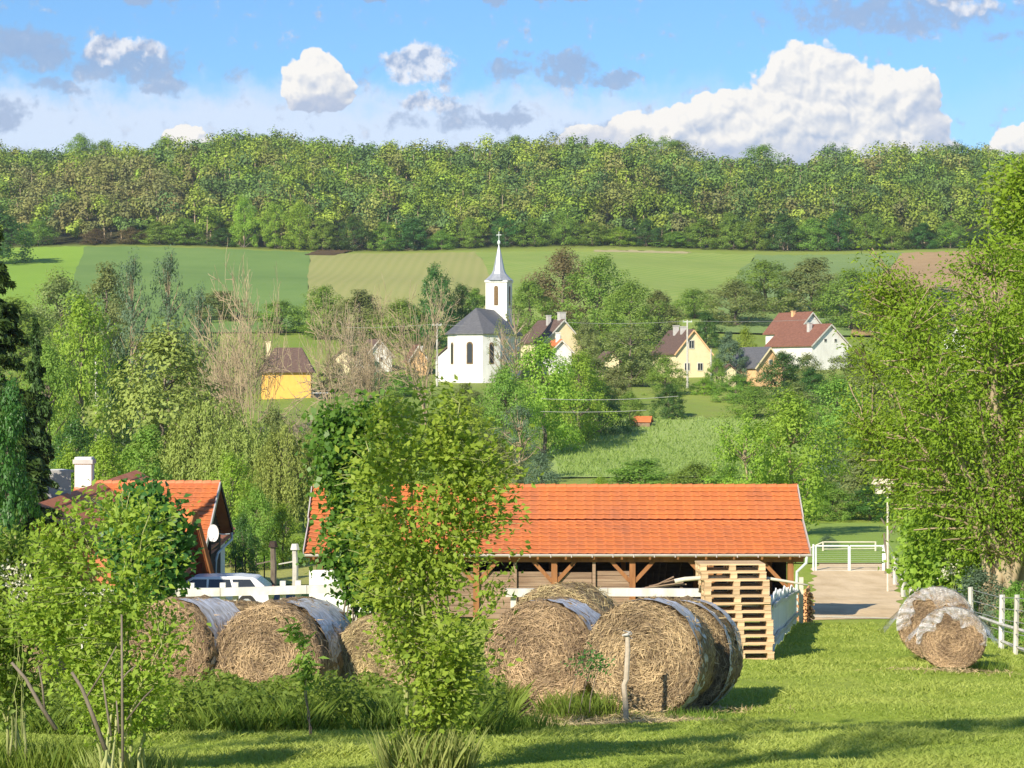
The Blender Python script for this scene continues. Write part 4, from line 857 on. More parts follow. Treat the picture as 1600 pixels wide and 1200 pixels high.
def cable(a, b, sag, label, off=(0, 0, 0), r_=.022):
    t = np.linspace(0, 1, 16)[:, None]; P = (1-t)*np.array(a) + t*np.array(b) + np.array(off); P[:, 2] -= 4*sag*(t*(1-t))[:, 0]; o = P[0].copy(); mb = MB(); mb.tube(P-o, r_, 4)
    ob = mb.build('power_cable', M['wire']); ob.location = o; tag(ob, label, 'cable', 'overhead cables of the village')
cable(pB, pE, .25, 'thin overhead cable running right from the utility pole before the cream cottage'); cable(pF, pB, .3, 'thin overhead cable running left from the utility pole before the cream cottage')
cable(pG, pA, .15, 'thin overhead cable ending at the crossarm pole left of the church'); cable(pA, (X(725, 305), 306, Z(509, 305)), .05, 'short overhead cable from the crossarm pole to the church')
cable((X(845, 200), 200, Z(623, 200)), (X(1060, 200), 200, Z(619, 200)), .2, 'lower overhead cable crossing the top of the hay meadow'); cable((X(845, 200), 200, Z(643, 200)), (X(1010, 200), 200, Z(641, 200)), .1, 'lowest overhead cable crossing the hay meadow')

# ------------------------------------------------------------------ stable
gzs = g(2, 72); ye = 72.0
st = empty('stable', (0, ye, 0), 'long open fronted timber stable under a bright orange tiled roof', 'stable')
ez, mz, rz_ = Z(865, 72), Z(812, 74.0), Z(762, 75.4); xl0, xr0 = X(477, 72.3), X(1265, 72); xlu, xru = X(489, 75.4), X(1247, 75.0)
def tile_courses(parent, x0, x1, ya, za, yb, zb, n, tw, mt, nm='tile_course'):
    dy, dz = (yb-ya)/n, (zb-za)/n; ln = math.hypot(dy, dz); nx = int((x1-x0)/tw)
    for i in range(n):
        mb = MB(); y0, z0 = ya+dy*i, za+dz*i; up = .035
        for j in range(nx):
            xa = x0 + (x1-x0)*j/nx; xb = x0 + (x1-x0)*(j+1)/nx; jt = rnd.uniform(-.006, .006); lz = rnd.uniform(0, .010)
            q = [(xa, .0), (xa+.3*(xb-xa), .022), (xa+.55*(xb-xa), .012), (xb, .0)]
            V = [(a, y0-.03+jt, z0+up+lz+b) for a, b in q] + [(a, y0+dy+.02, z0+dz+b*.8) for a, b in q] + [(a, y0-.03+jt, z0+up+lz+b-.035) for a, b in q]
            mb.add(V, [(0,1,5,4),(1,2,6,5),(2,3,7,6),(8,9,1,0),(9,10,2,1),(10,11,3,2)])
        mb.build(nm, M[mt], parent)
rf = st
def local(p): return (p[0], p[1]-ye, p[2])
mb = MB(); t_ = .06
sec = [(0, ez), (2.0, mz-.03), (3.4, rz_), (4.8, mz-.03), (6.8, ez)]
V = [(xl0+.05, a, b-.02) for a, b in sec] + [(xr0-.05, a, b-.02) for a, b in sec] + [(xl0+.05, a, b-.14) for a, b in sec] + [(xr0-.05, a, b-.14) for a, b in sec]
for i in (1, 2, 3):
    for q in (0, 10): V[q+i] = (xlu+.03, *V[q+i][1:])
    for q in (5, 15): V[q+i] = (xru-.03, *V[q+i][1:])
V += []
mb.add(V, [(i, i+5, i+6, i+1) for i in range(4)] + [(10+i, 11+i, 16+i, 15+i) for i in range(4)] + [(i, i+1, i+11, i+10) for i in range(4)] + [(5+i, 15+i, 16+i, 6+i) for i in range(4)] + [(0,10,15,5),(4,9,19,14)])
roof = mb.build('roof', M['tile_dull'], st)
tile_courses(st, xl0, xr0, 0, ez+.0, 2.02, mz-.05, 8, .30, 'tile_orange')
tile_courses(st, xlu, xru, 1.97, mz+.02, 3.4, rz_+.01, 7, .30, 'tile_orange')
tile_courses(st, xlu, xru, 4.83, mz+.02, 3.4, rz_+.01, 4, .30, 'tile_orange'); tile_courses(st, xl0, xr0, 6.8, ez, 4.8, mz-.05, 4, .30, 'tile_orange')
mb = MB(); nr = 46
for j in range(nr):
    xa = xlu+(xru-xlu)*j/nr; xb = xlu+(xru-xlu)*(j+1)/nr+.03; mb.tube([(xa, 3.4, rz_+.01), (xb, 3.4, rz_+.03)], [.10, .11], 8)
mb.build('ridge_tiles', M['tile_orange'], st)
mb = MB()
for xx, yy in ((xlu-.03, (1.9, 3.4, mz+.02, rz_+.03)), (xru+.03, (1.9, 3.4, mz+.02, rz_+.03)), (xl0-.03, (-.05, 2.0, ez+.02, mz)), (xr0+.03, (-.05, 2.0, ez+.02, mz))): mb = MB(); mb.bar((xx, yy[0], yy[2]), (xx, yy[1], yy[3]), .035, .20); mb.build('verge_flashing', M['gutter'], st)
for xx, yy in ((xlu-.03, (4.9, 3.4, mz+.02, rz_+.03)), (xru+.03, (4.9, 3.4, mz+.02, rz_+.03)), (xl0-.03, (6.85, 4.8, ez+.02, mz)), (xr0+.03, (6.85, 4.8, ez+.02, mz))): mb = MB(); mb.bar((xx, yy[0], yy[2]), (xx, yy[1], yy[3]), .035, .20); mb.build('verge_flashing', M['gutter'], st)
mb = MB(); V = []; npt = 14
for xx in (xl0-.05, xr0+.05):
    for i in range(9): a = math.pi + math.pi*i/8; V.append((xx, -.10+.085*math.cos(a), ez-.015+.085*math.sin(a)))
mb.add(V, [(i, i+1, i+10, i+9) for i in range(8)] + [tuple(range(9)), tuple(range(17, 8, -1))])
xx = xl0+.6
while xx < xr0: mb.box((xx, -.10, ez-.06), (.03, .19, .10)); xx += .665
mb.build('gutter', M['gutter'], st)
mb = MB(); zx = X(1258, 72); mb.tube([(xr0-.10, -.10, ez-.08), (xr0-.12, -.08, ez-.30), (X(1246, 72), .12, ez-.60), (X(1246, 72), .16, ez-.9), (X(1246, 72), .16, gzs+.1)], .048, 8); mb.build('downpipe', M['galv'], st)
postx = [X(p_, 72.35) for p_ in (500, 622, 744, 866, 988, 1110, 1235)]; hb = ez-.14
for i, xx in enumerate(postx):
    mb = MB(); gz_ = g(xx, 72.3); mb.box((xx, .35, (gz_-.1+hb-.16)/2), (.19, .19, hb-.16-gz_+.1)); mb.build('post', M['brown_wood'], st)
    for s in (-1, 1):
        if (i == 6 and s > 0) or (i == 0 and s < 0): continue
        Lb = .62 if i < 6 else .85; mb = MB(); mb.bar((xx+s*.08, .35, hb-.16-Lb), (xx+s*(Lb+.06), .35, hb-.13), .11, .12); mb.build('brace', M['brown_wood'], st)
for p_ in (560, 683, 805, 928):
    xx = X(p_, 72.35); mb = MB(); mb.box((xx, .34, (g(xx, 72.3)-.1+hb-.16)/2), (.10, .12, hb-.16-g(xx, 72.3)+.1)); mb.build('post', M['grey_board'], st)
mb = MB(); mb.box(((xl0+xr0)/2, .35, hb-.07), (xr0-xl0-.3, .17, .17)); mb.build('beam', M['brown_wood'], st)
for y_, z_ in ((5.6, hb),):
    for xx in postx: mb = MB(); mb.box((xx, 6.2, (hb+gzs)/2-.2), (.16, .16, hb-gzs+.2)); mb.build('post', M['brown_wood'], st)
k_ = 0
for a in np.arange(xl0+.3, xr0-.2, .9):          # rafters under the eave
    mb = MB(); mb.bar((a, -.12, ez-.09-.05), (a, 1.9, mz-.13-.08), .07, .10); mb.build('rafter', M['brown_wood'], st)
bz0 = Z(893, 72.4)                              # plank half wall between the posts
for (a, b, ztop) in [(X(500, 72.4), X(622, 72.4), bz0-.05), (X(622, 72.4), X(744, 72.4), bz0), (X(744, 72.4), X(862, 72.4), bz0), (X(870, 72.4), X(925, 72.4), bz0-.02), (X(931, 72.4), X(984, 72.4), bz0+.02)]:
    z_ = ztop; j = 0
    while z_ > gzs+.1:
        hgt = rnd.uniform(.15, .2); mb = MB(); mb.box(((a+b)/2, .42+rnd.uniform(-.008, .008), z_-hgt/2), (b-a-.02, .035, hgt-.012)); mb.build('plank', M['grey_board'], st); z_ -= hgt; j += 1
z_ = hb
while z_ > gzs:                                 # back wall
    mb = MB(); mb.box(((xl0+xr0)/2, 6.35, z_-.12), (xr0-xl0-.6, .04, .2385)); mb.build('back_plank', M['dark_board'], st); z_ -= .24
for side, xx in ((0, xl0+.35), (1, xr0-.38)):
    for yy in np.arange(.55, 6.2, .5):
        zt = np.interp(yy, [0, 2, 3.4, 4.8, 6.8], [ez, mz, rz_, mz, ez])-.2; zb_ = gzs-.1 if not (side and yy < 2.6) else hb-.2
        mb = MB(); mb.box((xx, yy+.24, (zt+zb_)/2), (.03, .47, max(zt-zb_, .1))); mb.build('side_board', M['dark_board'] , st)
mb = MB(); mb.box((X(532, 71.9), -.25, (Z(893, 71.8)+Z(944, 71.8))/2-.1), (X(585, 71.8)-X(489, 71.8), .18, Z(893, 71.8)-Z(944, 71.8)+.3)); mb.build('white_wall', M['white_plaster'], st)
# odds and ends inside the open bays
mb = MB()
for i in range(6): mb.bar((X(1005+i*9, 73.5), 1.6, gzs), (X(1012+i*11, 73.5), 2.4, gzs+rnd.uniform(1.1, 1.9)), .05)
tag(mb.build('leaning_poles', M['dark_board'], None), 'dark poles leaning inside the open bay of the stable', 'poles').location = (0, ye, 0)
# bench/board pile before the open bay
e = empty('board_pile', (X(1045, 70), 70, 0), 'pile of grey weathered boards on the rail in front of the open bay', 'boards')
for i in range(5):
    mb = MB(); zc = Z(918, 70)+.03*i; mb.bar((-.85+i*.12, rnd.uniform(-.1, .1), zc-.02), (.55-.1*i, rnd.uniform(-.15, .15), zc+.10+.03*i), .10, .03); mb.build('board', M['grey_board'], e)
for s in (-.7, .4): mb = MB(); mb.box((s, 0, (g(X(1045, 70), 70)+Z(918, 70))/2), (.08, .5, Z(918, 70)-g(X(1045, 70), 70))); mb.build('trestle', M['grey_board'], e)

# ------------------------------------------------------------------ paddock fence (white rails)
def rail_fence(label, pts, px_posts, d, yrail, knob):
    e = empty('rail_fence', (X(px_posts[0], d), d, 0), label, 'fence'); ox = e.location.x
    for i in range(len(pts)-1):
        (pa, ya), (pb, yb) = pts[i], pts[i+1]; mb = MB(); mb.bar((X(pa, d)-ox, 0, Z(ya, d)), (X(pb, d)-ox-.01, .01, Z(yb, d)), .12, .16); mb.build('rail', M['white_paint'], e)
    for p_ in px_posts:
        x = X(p_, d); zt = Z(float(np.interp(p_, [a for a, _ in pts], [b for _, b in pts])), d)+knob; mb = MB(); z0 = g(x, d)-.2
        mb.box((x-ox, .13, (z0+zt)/2), (.11, .11, zt-z0)); mb.build('post', M['white_paint'], e)
    return e
rail_fence('long white painted rail fence running from the shrub to behind the sapling', [(120, 927), (345, 925), (480, 921), (640, 920)], [130, 260, 298, 347, 367, 441, 465, 553], 44.0, 0, .17)
rail_fence('white squared rail fence in front of the open stable', [(790, 926), (950, 925), (1112, 926)], [802, 1104], 45.0, 0, .02)
# white board fence running away beside the lawn
e = empty('board_fence', (X(1206, 42.5), 42.5, 0), 'white upright board fence running from the pallets to the stable corner', 'fence')
ax, ay, bx_, by_ = X(1208, 42.5), 42.5, X(1246, 66), 66.0; nb = 62; dv = Vector((bx_-ax, by_-ay, 0)).normalized()
for i in range(nb):
    t = i/(nb-1); x, y = ax+(bx_-ax)*t, ay+(by_-ay)*t; gz = g(x, y); h = 1.16-.08*t+rnd.uniform(-.05, .05); mb = MB(); q = Matrix.Rotation(math.atan2(dv.y, dv.x), 3, 'Z')
    w_ = (bx_-ax)/nb*1.0; Lb = math.hypot(bx_-ax, by_-ay)/nb
    V = np.array([(-Lb*.47, 0, .04), (Lb*.47, 0, .04), (Lb*.47, 0, h-.05), (0, 0, h), (-Lb*.47, 0, h-.05)]); V = np.concatenate([V, V+[0, .025, 0]]); V = np.array([tuple(q @ Vector(v)) for v in V]) + [x-ax, y-ay, gz]
    mb.add(V, [(0,1,2,3,4),(9,8,7,6,5),(0,5,6,1),(1,6,7,2),(2,7,8,3),(3,8,9,4),(4,9,5,0)]); mb.build('board', M['white_board'], e)
for hz in (.3, .95):
    mb = MB(); 
    for i in range(6):
        t0, t1 = i/6, (i+1)/6; x0, y0, x1, y1 = ax+(bx_-ax)*t0, ay+(by_-ay)*t0, ax+(bx_-ax)*t1, ay+(by_-ay)*t1; mb.bar((x0-ax+.06, y0-ay, g(x0, y0)+hz), (x1-ax+.06, y1-ay, g(x1, y1)+hz), .05, .08)
    mb.build('rail', M['white_paint'], e)
for p_, d_ in ((1199, 43.0), (1253, 66.3)):
    x = X(p_, d_); mb = MB(); mb.box((x-ax, d_-ay, g(x, d_)+.6), (.12, .12, 1.5)); mb.build('post', M['pale_wood'], e)

# ------------------------------------------------------------------ pallets
def pallet_meshes():
    out = []
    Lx, Ly = 1.2, .8
    def b(c, s): mb = MB(); mb.box((0, 0, 0), s); return mb.me()
    top = b(0, (Lx, .13, .022)); cross = b(0, (.12, Ly, .022)); blk = b(0, (.12, .12, .078)); bot = b(0, (Lx, .10, .022))
    for yy in (-.335, -.17, 0, .17, .335): out.append(('deck_board', top, (0, yy, .133)))
    for xx in (-.535, 0, .535): out.append(('cross_board', cross, (xx, 0, .111)))
    for xx in (-.535, 0, .535):
        for yy in (-.335, 0, .335): out.append(('block', blk, (xx, yy, .061)))
    for yy in (-.335, 0, .335): out.append(('bottom_board', bot, (0, yy, .011)))
    return out
PM = pallet_meshes(); px0, d0 = 1157, 41.0
words = ['lowest pallet of the stack, half buried in grass', 'second pallet from the ground in the stack', 'third pallet from the ground in the stack', 'fourth pallet from the ground in the stack', 'fifth pallet from the ground in the stack', 'sixth pallet from the ground, middle of the stack', 'sixth pallet from the top of the stack', 'fifth pallet from the top of the stack', 'fourth pallet from the top of the stack', 'third pallet from the top, under the one holding the long pole', 'second pallet from the top, with the long pole pushed through it', 'topmost pallet of the stack beside the white board fence']
for i in range(12):
    x = X(px0, d0) - .010*i + rnd.uniform(-.035, .035) + (-.03 if i > 9 else 0); z = g(X(px0, d0), d0) + .146*i - .02
    e = empty('pallet', (x, d0+.3+rnd.uniform(-.03, .03), z), 'bare wooden ' + words[i], 'pallet', 'pallets in the tall stack', rnd.uniform(-.03, .03)+.04)
    for nm, me, lc in PM: link(nm, me, e, M['pallet_wood'], (lc[0]+rnd.uniform(-.006, .006), lc[1], lc[2]))
zp = g(X(px0, d0), d0) + .146*10 + .045
mb = MB(); xa = X(1056, 41.1); P = [(X(p_, 41.2)-xa, 0, Z(y_, 41.2)-zp) for p_, y_ in ((1054, 908), (1070, 904.5), (1105, 902), (1150, 902), (1200, 903.5), (1235, 909), (1262, 914))]
o = tag(mb.tube(P, [.045, .042, .038, .035, .03, .024, .016], 8).build('long_pole', M['pale_wood'], None, True), 'long peeled wooden pole stuck through the top of the pallet stack', 'pole'); o.location = (xa, 41.15, zp)
# firewood
e = empty('firewood_stack', (X(1260, 67.0), 67.0, g(X(1260, 67), 67)), 'stack of orange brown split firewood at the stable corner', 'firewood')
for r_i in range(9):
    for c_i in range(4):
        rr = .052; mb = MB(); x = -.19+c_i*.115+(r_i % 2)*.05+rnd.uniform(-.01, .01); z = .05+r_i*.098; rt = rnd.uniform(.045, .062); mb.tube([(x, rnd.uniform(-.06, .03), z), (x+rnd.uniform(-.02, .02), .6, z)], rt, rnd.choice([3, 4, 5, 6])); mb.build('log', M['firewood_end'], e)
for r_i in range(3):
    mb = MB(); mb.tube([(-.1+r_i*.06, -.1, .93+.03*r_i), (.12, .3, .95+.05*r_i)], .05, 5); mb.build('log', M['firewood_end'], e)
o = tag(MB().tube([(0, 0, 0), (.05, 0, .75)], [.16, .13], 9).build('wooden_barrel', M['red_wood'], None, True), 'dark red brown stump standing behind the firewood stack', 'stump'); o.location = pos(1258, 69.5)

# ------------------------------------------------------------------ gate, right hand fence
gd = 106.0; x0, x1 = X(1271, gd), X(1383, gd); gz = g((x0+x1)/2, gd); e = empty('farm_gate', ((x0+x1)/2, gd, gz), 'double galvanised tube farm gate closing the dirt track', 'gate'); hw = (x1-x0)/2
zt = Z(853, gd)-gz; zb = Z(893, gd)-gz+.02; xm = X(1327, gd)-(x0+x1)/2
for nm, a, b in (('gate_leaf', -hw+.12, xm-.03), ('gate_leaf', xm+.03, hw-.1)):
    mb = MB(); 
    for q in (((a, 0, zt), (b, 0, zt)), ((a, 0, zb), (b, 0, zb)), ((a, 0, zb), (a, 0, zt)), ((b, 0, zb), (b, 0, zt))): mb.tube(q, .042, 6)
    lf = mb.build(nm, M['galv'], e); mb = MB()
    for k_ in range(1, 12): mb.tube([(a, 0, zb+(zt-zb)*k_/12), (b, 0, zb+(zt-zb)*k_/12)], .0035, 3, False)
    mb.build('wire_mesh', M['galv'], lf)
for s, r_ in ((-hw, .05), (hw, .08)): mb = MB(); mb.tube([(s, 0, -.3), (s, 0, zt+.08)], r_, 8); mb.build('gate_post', M['galv'], e)
e = empty('back_rail_fence', (X(1325, 118), 118, 0), 'thin pale rail fence in the pasture behind the farm gate', 'fence'); ox = e.location.x
mb = MB(); mb.tube([(X(1262, 118)-ox, 0, Z(858, 118)), (X(1286, 118)-ox, 0, Z(847, 118)), (X(1368, 118)-ox, 0, Z(847, 118))], .035, 5); mb.build('rail', M['pale_wood'], e)
mb = MB(); mb.tube([(X(1286, 118)-ox, 0, Z(858, 118)), (X(1368, 118)-ox, 0, Z(857, 118))], .02, 5); mb.build('rail', M['pale_wood'], e)
for p_ in (1286, 1368): mb = MB(); mb.tube([(X(p_, 118)-ox, 0, g(X(p_, 118), 118)-.2), (X(p_, 118)-ox, 0, Z(846, 118))], .05, 6); mb.build('post', M['pale_wood'], e)
e = empty('wire_fence', (X(1388, 106), 106, 0), 'old wire fence with grey and white posts along the right side of the lawn', 'fence'); ox, oy = e.location.x, 106
fl = [(1386, 106, 1.5, 'pale_wood', .12), (1398, 97, 1.3, 'concrete', .10), (1411, 88, 1.25, 'concrete', .10), (1424, 80, 1.25, 'concrete', .10), (1433, 73, 1.2, 'concrete', .09), (1452, 66, 1.1, 'concrete', .07), (1482, 58, 1.1, 'concrete', .06), (1518, 51, 1.2, 'white_paint', .06), (1564, 45.5, 1.1, 'white_paint', .06), (1586, 43, 1.15, 'white_paint', .05), (1660, 38, 1.15, 'white_paint', .05)]
tops = []
for p_, d_, h, m_, r_ in fl:
    x = X(p_, d_); z = g(x, d_); tl = rnd.uniform(-.05, .05); mb = MB(); mb.tube([(x-ox, d_-oy, z-.2), (x-ox+tl, d_-oy, z+h)], r_, 6); mb.build('post', M[m_], e); tops.append(((x-ox, d_-oy, z), h))
for fr in (.15, .35, .55, .75, .95):
    mb = MB(); mb.tube([(p[0], p[1]-.07, p[2]+h*fr) for p, h in tops], .008, 4, False); mb.build('fence_wire', M['wire'], e)
mb = MB(); mb.tube([(X(1530, 48.5)-ox, 48.5-oy, Z(964, 48.5)), (X(1565, 45.2)-ox, 45.2-oy, Z(976, 45.2)), (X(1620, 41)-ox, 41-oy, Z(992, 41))], .035, 6); mb.build('rail', M['white_paint'], e)
mb = MB(); mb.tube([(X(1565, 45.2)-ox, 45.2-oy, Z(1002, 45.2)), (X(1620, 41)-ox, 41-oy, Z(1024, 41))], .035, 6); mb.build('rail', M['white_paint'], e)
e = empty('gnarled_post', pos(1385, 104), 'gnarled forked dead branch standing at the right gate post', 'dead branch')
for P, r_ in (([(0, 0, 0), (.05, 0, 1.0), (-.1, 0, 1.9)], .09), ([(0, 0, 1.5), (.25, 0, 2.0), (-.25, 0, 2.6)], .07), ([(.2, 0, 1.9), (.45, .1, 2.4)], .05)): mb = MB(); mb.tube(curve(P[0], P[-1], np.array(P[1])-(np.array(P[0])+np.array(P[-1]))/2, 6, .03), np.linspace(r_, r_*.5, 6), 6); mb.build('limb', M['bark'], e)
x, y, z = pos(1387, 92); e = empty('nest_box_pole', (x, y, z), 'thin pole carrying a pale thatched birdhouse beside the gate', 'birdhouse')
mb = MB(); mb.tube([(0, 0, -.2), (0, 0, Z(770, 92)-z)], .045, 6); mb.build('pole', M['pale_wood'], e)
hz = Z(770, 92)-z; mb = MB(); mb.box((-.2, 0, hz+.18), (.55, .5, .42)); mb.build('box', M['pale_wood'], e)
mb = MB(); V = [(-.62, -.4, hz+.36), (.22, -.4, hz+.36), (.22, .4, hz+.36), (-.62, .4, hz+.36), (-.45, 0, hz+.70), (.05, 0, hz+.70)]; mb.add(V, [(0,1,5,4),(1,2,5),(2,3,4,5),(3,0,4),(3,2,1,0)]); mb.build('roof', M['track_pale'], e)
mb = MB(); mb.tube([(-.28, -.26, hz+.2), (-.28, -.24, hz+.2)], .07, 8); mb.build('entrance', M['dark_board'], e)

# ------------------------------------------------------------------ farmhouse at the left
hx = X(343, 84.0); rzz = Z(757, 84.0); ezz = Z(850, 80.2); e = empty('farmhouse', (hx, 84, g(hx-4, 84)), 'farmhouse with steep orange tiled gable roof and a long lower wing', 'house'); oz = e.location.z
Ln = 5.4; slope_h = rzz-ezz; hw = 3.8
mb = MB(); V = [(-.45, -hw+.5, -1), (-.45, hw-.5, -1), (-.45, hw-.5, ezz-oz+.35), (-.45, 0, rzz-oz-.25), (-.45, -hw+.5, ezz-oz+.35)]; V += [(-Ln, b, c) for _, b, c in V]
mb.add(V, [(0,1,2,3,4),(9,8,7,6,5),(0,4,9,5),(1,6,7,2)]); mb.build('wall', M['dark_board'], e)
yy0 = -hw+.4
for j in range(24):                                  # dark boarded gable
    a = -hw+.52+j*(2*hw-1.04)/24; b = a+(2*hw-1.04)/24-.015; top = lambda q: rzz-oz-.2-abs(q)*slope_h/hw; zt = min(top(a), top(b)); mb = MB(); mb.box((-.41, (a+b)/2, (zt+.3)/2), (.05, b-a, zt-.3)); mb.build('gable_board', M['dark_board'], e)
mb = MB(); mb.box((-.38, .3, rzz-oz-1.7), (.05, 1.2, 1.0)); wn = mb.build('window', M['grey_board'], e); mb = MB(); mb.box((-.35, .3, rzz-oz-1.7), (.03, 1.0, .8)); mb.build('pane', M['glass_dark'], wn)
mb = MB()
for s in (-1, 1):
    V = [(0, 0, rzz-oz), (0, s*hw, ezz-oz), (-Ln, s*hw, ezz-oz), (-Ln, 0, rzz-oz)]; V += [(a, b, c-.14) for a, b, c in V]; mb.add(V, [(0,1,2,3),(7,6,5,4),(0,4,5,1),(1,5,6,2),(2,6,7,3)])
mb.build('roof', M['tile_dull'], e)
tile_courses(e, -Ln, 0, -hw, ezz-oz, 0, rzz-oz, 13, .30, 'tile_orange'); tile_courses(e, -Ln, 0, hw, ezz-oz, 0, rzz-oz, 6, .30, 'tile_orange')
for s in (-1, 1): mb = MB(); mb.bar((.03, s*hw, ezz-oz-.06), (.03, 0, rzz-oz+.03), .05, .20); mb.build('bargeboard', M['gutter'] if s < 0 else M['dark_board'], e)
mb = MB()
for j in range(16): mb.tube([(-Ln+j*Ln/16, 0, rzz-oz+.04), (-Ln+(j+1)*Ln/16+.03, 0, rzz-oz+.06)], [.10, .115], 8)
mb.build('ridge_tiles', M['tile_dull'], e)
mb = MB(); mb.tube([(.0, hw-.1, ezz-oz+.05), (.02, hw-.3, ezz-oz-.35), (-.30, 1.8, ezz-oz-.75), (-.32, 1.4, ezz-oz-1.0), (-.32, 1.4, .1)], .05, 7); mb.build('downpipe', M['galv'], e)
for yy in (-2.3, -1.4): mb = MB(); mb.box((-.2, yy, (ezz-oz)*.5-.2), (.14, .14, ezz-oz+.4)); mb.build('post', M['dark_board'], e)
# long wing, its ridge running towards the viewer
wx0, wy0, wx1, wy1 = X(213, 95), 95.0, X(44, 68), 68.0; wz = Z(735, 95)-oz; wz1 = Z(792, 68)-oz; eo = Vector((hx, 84, 0))
mb = MB(); a = Vector((wx0, wy0, 0))-eo; b = Vector((wx1, wy1, 0))-eo; hw2, dr = 4.2, 2.5
def wingpt(t, side, f): q = a.lerp(b, t); return (q.x+side*hw2*f, q.y, (wz+(wz1-wz)*t)-dr*f)
mb.add([wingpt(0, 1, 1), wingpt(0, 0, 0), wingpt(0, -1, 1), wingpt(1, 1, 1), wingpt(1, 0, 0), wingpt(1, -1, 1)], [(0,1,4,3),(1,2,5,4)]); V = [wingpt(0,1,1), wingpt(0,0,0), wingpt(0,-1,1), wingpt(1,1,1), wingpt(1,0,0), wingpt(1,-1,1)]; V = [(p[0], p[1], p[2]-.15) for p in V]; mb.add(V, [(3,4,1,0),(4,5,2,1),(0,1,2),(5,4,3)])
mb.build('wing_roof', M['tile_dull'], e)
for cidx in range(11):
    f0, f1 = cidx/11, (cidx+1)/11; mb = MB(); nn_ = 40
    for j in range(nn_):
        t0, t1 = j/nn_, (j+1)/nn_; p = [wingpt(t0, 1, f1), wingpt(t1, 1, f1), wingpt(t1, 1, f0), wingpt(t0, 1, f0)]; lz = rnd.uniform(.05, .07); V = [(p[0][0], p[0][1], p[0][2]+lz), (p[1][0], p[1][1], p[1][2]+lz), (p[2][0], p[2][1], p[2][2]+.02), (p[3][0], p[3][1], p[3][2]+.02), (p[0][0], p[0][1], p[0][2]), (p[1][0], p[1][1], p[1][2])]
        mb.add(V, [(0,3,2,1),(4,0,1,5)])
    mb.build('tile_course', M['tile_dull'], e)
mb = MB(); V = [(wingpt(t, s, .9)[0], wingpt(t, s, .9)[1], zz) for t in (0.01, .99) for s in (-1, 1) for zz in (-1.5, wz-dr*.9-.5)]; mb.add(V, [(0,1,5,4),(2,6,7,3),(0,2,3,1),(4,5,7,6)]); mb.build('wing_wall', M['white_plaster'], e)
cxx = X(132, 84)-hx; mb = MB(); mb.box((cxx, 0, Z(740, 84)-oz), (.62, .62, Z(723, 84)-Z(775, 84))); ch = mb.build('chimney', M['white_plaster'], e); mb = MB(); mb.box((cxx, 0, Z(721, 84)-oz), (.74, .74, .16)); mb.build('chimney_cap', M['plinth'], ch)
q = Matrix.Rotation(.55, 3, 'Z'); cxx = X(76, 76)-hx; mb = MB(); mb.box((cxx, -8, Z(765, 76)-oz), (1.25, .9, 1.35), q); ch = mb.build('large_chimney', M['white_plaster'], e); mb = MB(); mb.box((cxx, -8, Z(736, 76)-oz), (1.4, 1.05, .08), q); mb.build('chimney_cap', M['plinth'], ch)
mb = MB(); mb.box((cxx+.27, -8.42, Z(765, 76)-oz), (1.15, .05, 1.2), q); mb.build('shade_panel', M['plinth'], ch)  # added grey panel puts the shade of the chimney front into colour
# satellite dish
e2 = empty('satellite_dish', (X(333, 80.0), 80.0, Z(833, 80.0)), 'white satellite dish fixed beside the dark gable of the farmhouse', 'satellite dish', None, -.6); e2.scale = (.62, .62, .66)
mb = MB(); V = []; ns = 20
for k_, (rr, dp) in enumerate(((0.0, .10), (.18, .085), (.32, .05), (.43, .0))):
    for j in range(ns): a_ = 2*math.pi*j/ns; V.append((rr*math.cos(a_), dp, rr*1.1*math.sin(a_)))
V2 = [(p[0], p[1]+.02, p[2]) for p in V]; fs = [(k_*ns+j, k_*ns+(j+1) % ns, (k_+1)*ns+(j+1) % ns, (k_+1)*ns+j) for k_ in range(3) for j in range(ns)]
mb.add(V, fs); mb.add(V2, [tuple(reversed(f)) for f in fs]); mb.build('dish', M['dish'], e2, True)
mb = MB(); mb.tube([(0, 0, -.40), (0, -.25, -.42), (0, -.45, -.1)], .018, 5); mb.build('feed_arm', M['galv'], e2); mb = MB(); mb.tube([(0, -.47, -.09), (0, -.36, -.05)], .04, 7); mb.build('receiver', M['dish'], e2)
mb = MB(); mb.tube([(0, .12, 0), (.1, .7, -.1), (.2, 1.2, -.1)], .03, 5); mb.build('bracket', M['galv'], e2)
# A-frame play shelter
ax_, ay_ = X(303, 77.2), 77.2; az_ = g(ax_, ay_); pk = Z(801, ay_)-az_; e2 = empty('a_frame_shelter', (ax_, ay_, az_), 'small red brown A shaped wooden shelter with orange roof beside the dark shrub', 'shelter', None, 1.0)
bw = 1.25; bb = .35
mb = MB(); V = [(0, 0, pk), (-bw, 0, bb), (bw, 0, bb)]; V += [(a, 2.4, c) for a, b, c in V]; mb.add([V[0], V[1], V[4], V[3]], [(0,1,2,3)]); mb.add([(p[0], p[1], p[2]-.1) for p in (V[0], V[1], V[4], V[3])], [(3,2,1,0)]); mb.build('roof', M['tile_orange'], e2)
mb = MB(); mb.add([V[0], V[2], V[5], V[3]], [(3,2,1,0)]); mb.add([(p[0], p[1], p[2]-.1) for p in (V[0], V[2], V[5], V[3])], [(0,1,2,3)]); mb.build('roof', M['tile_orange'], e2)
for s in (-1, 1): mb = MB(); mb.bar((s*bw, -.06, bb-.1), (0, -.06, pk+.03), .08, .16); mb.build('bargeboard', M['brown_wood'], e2)
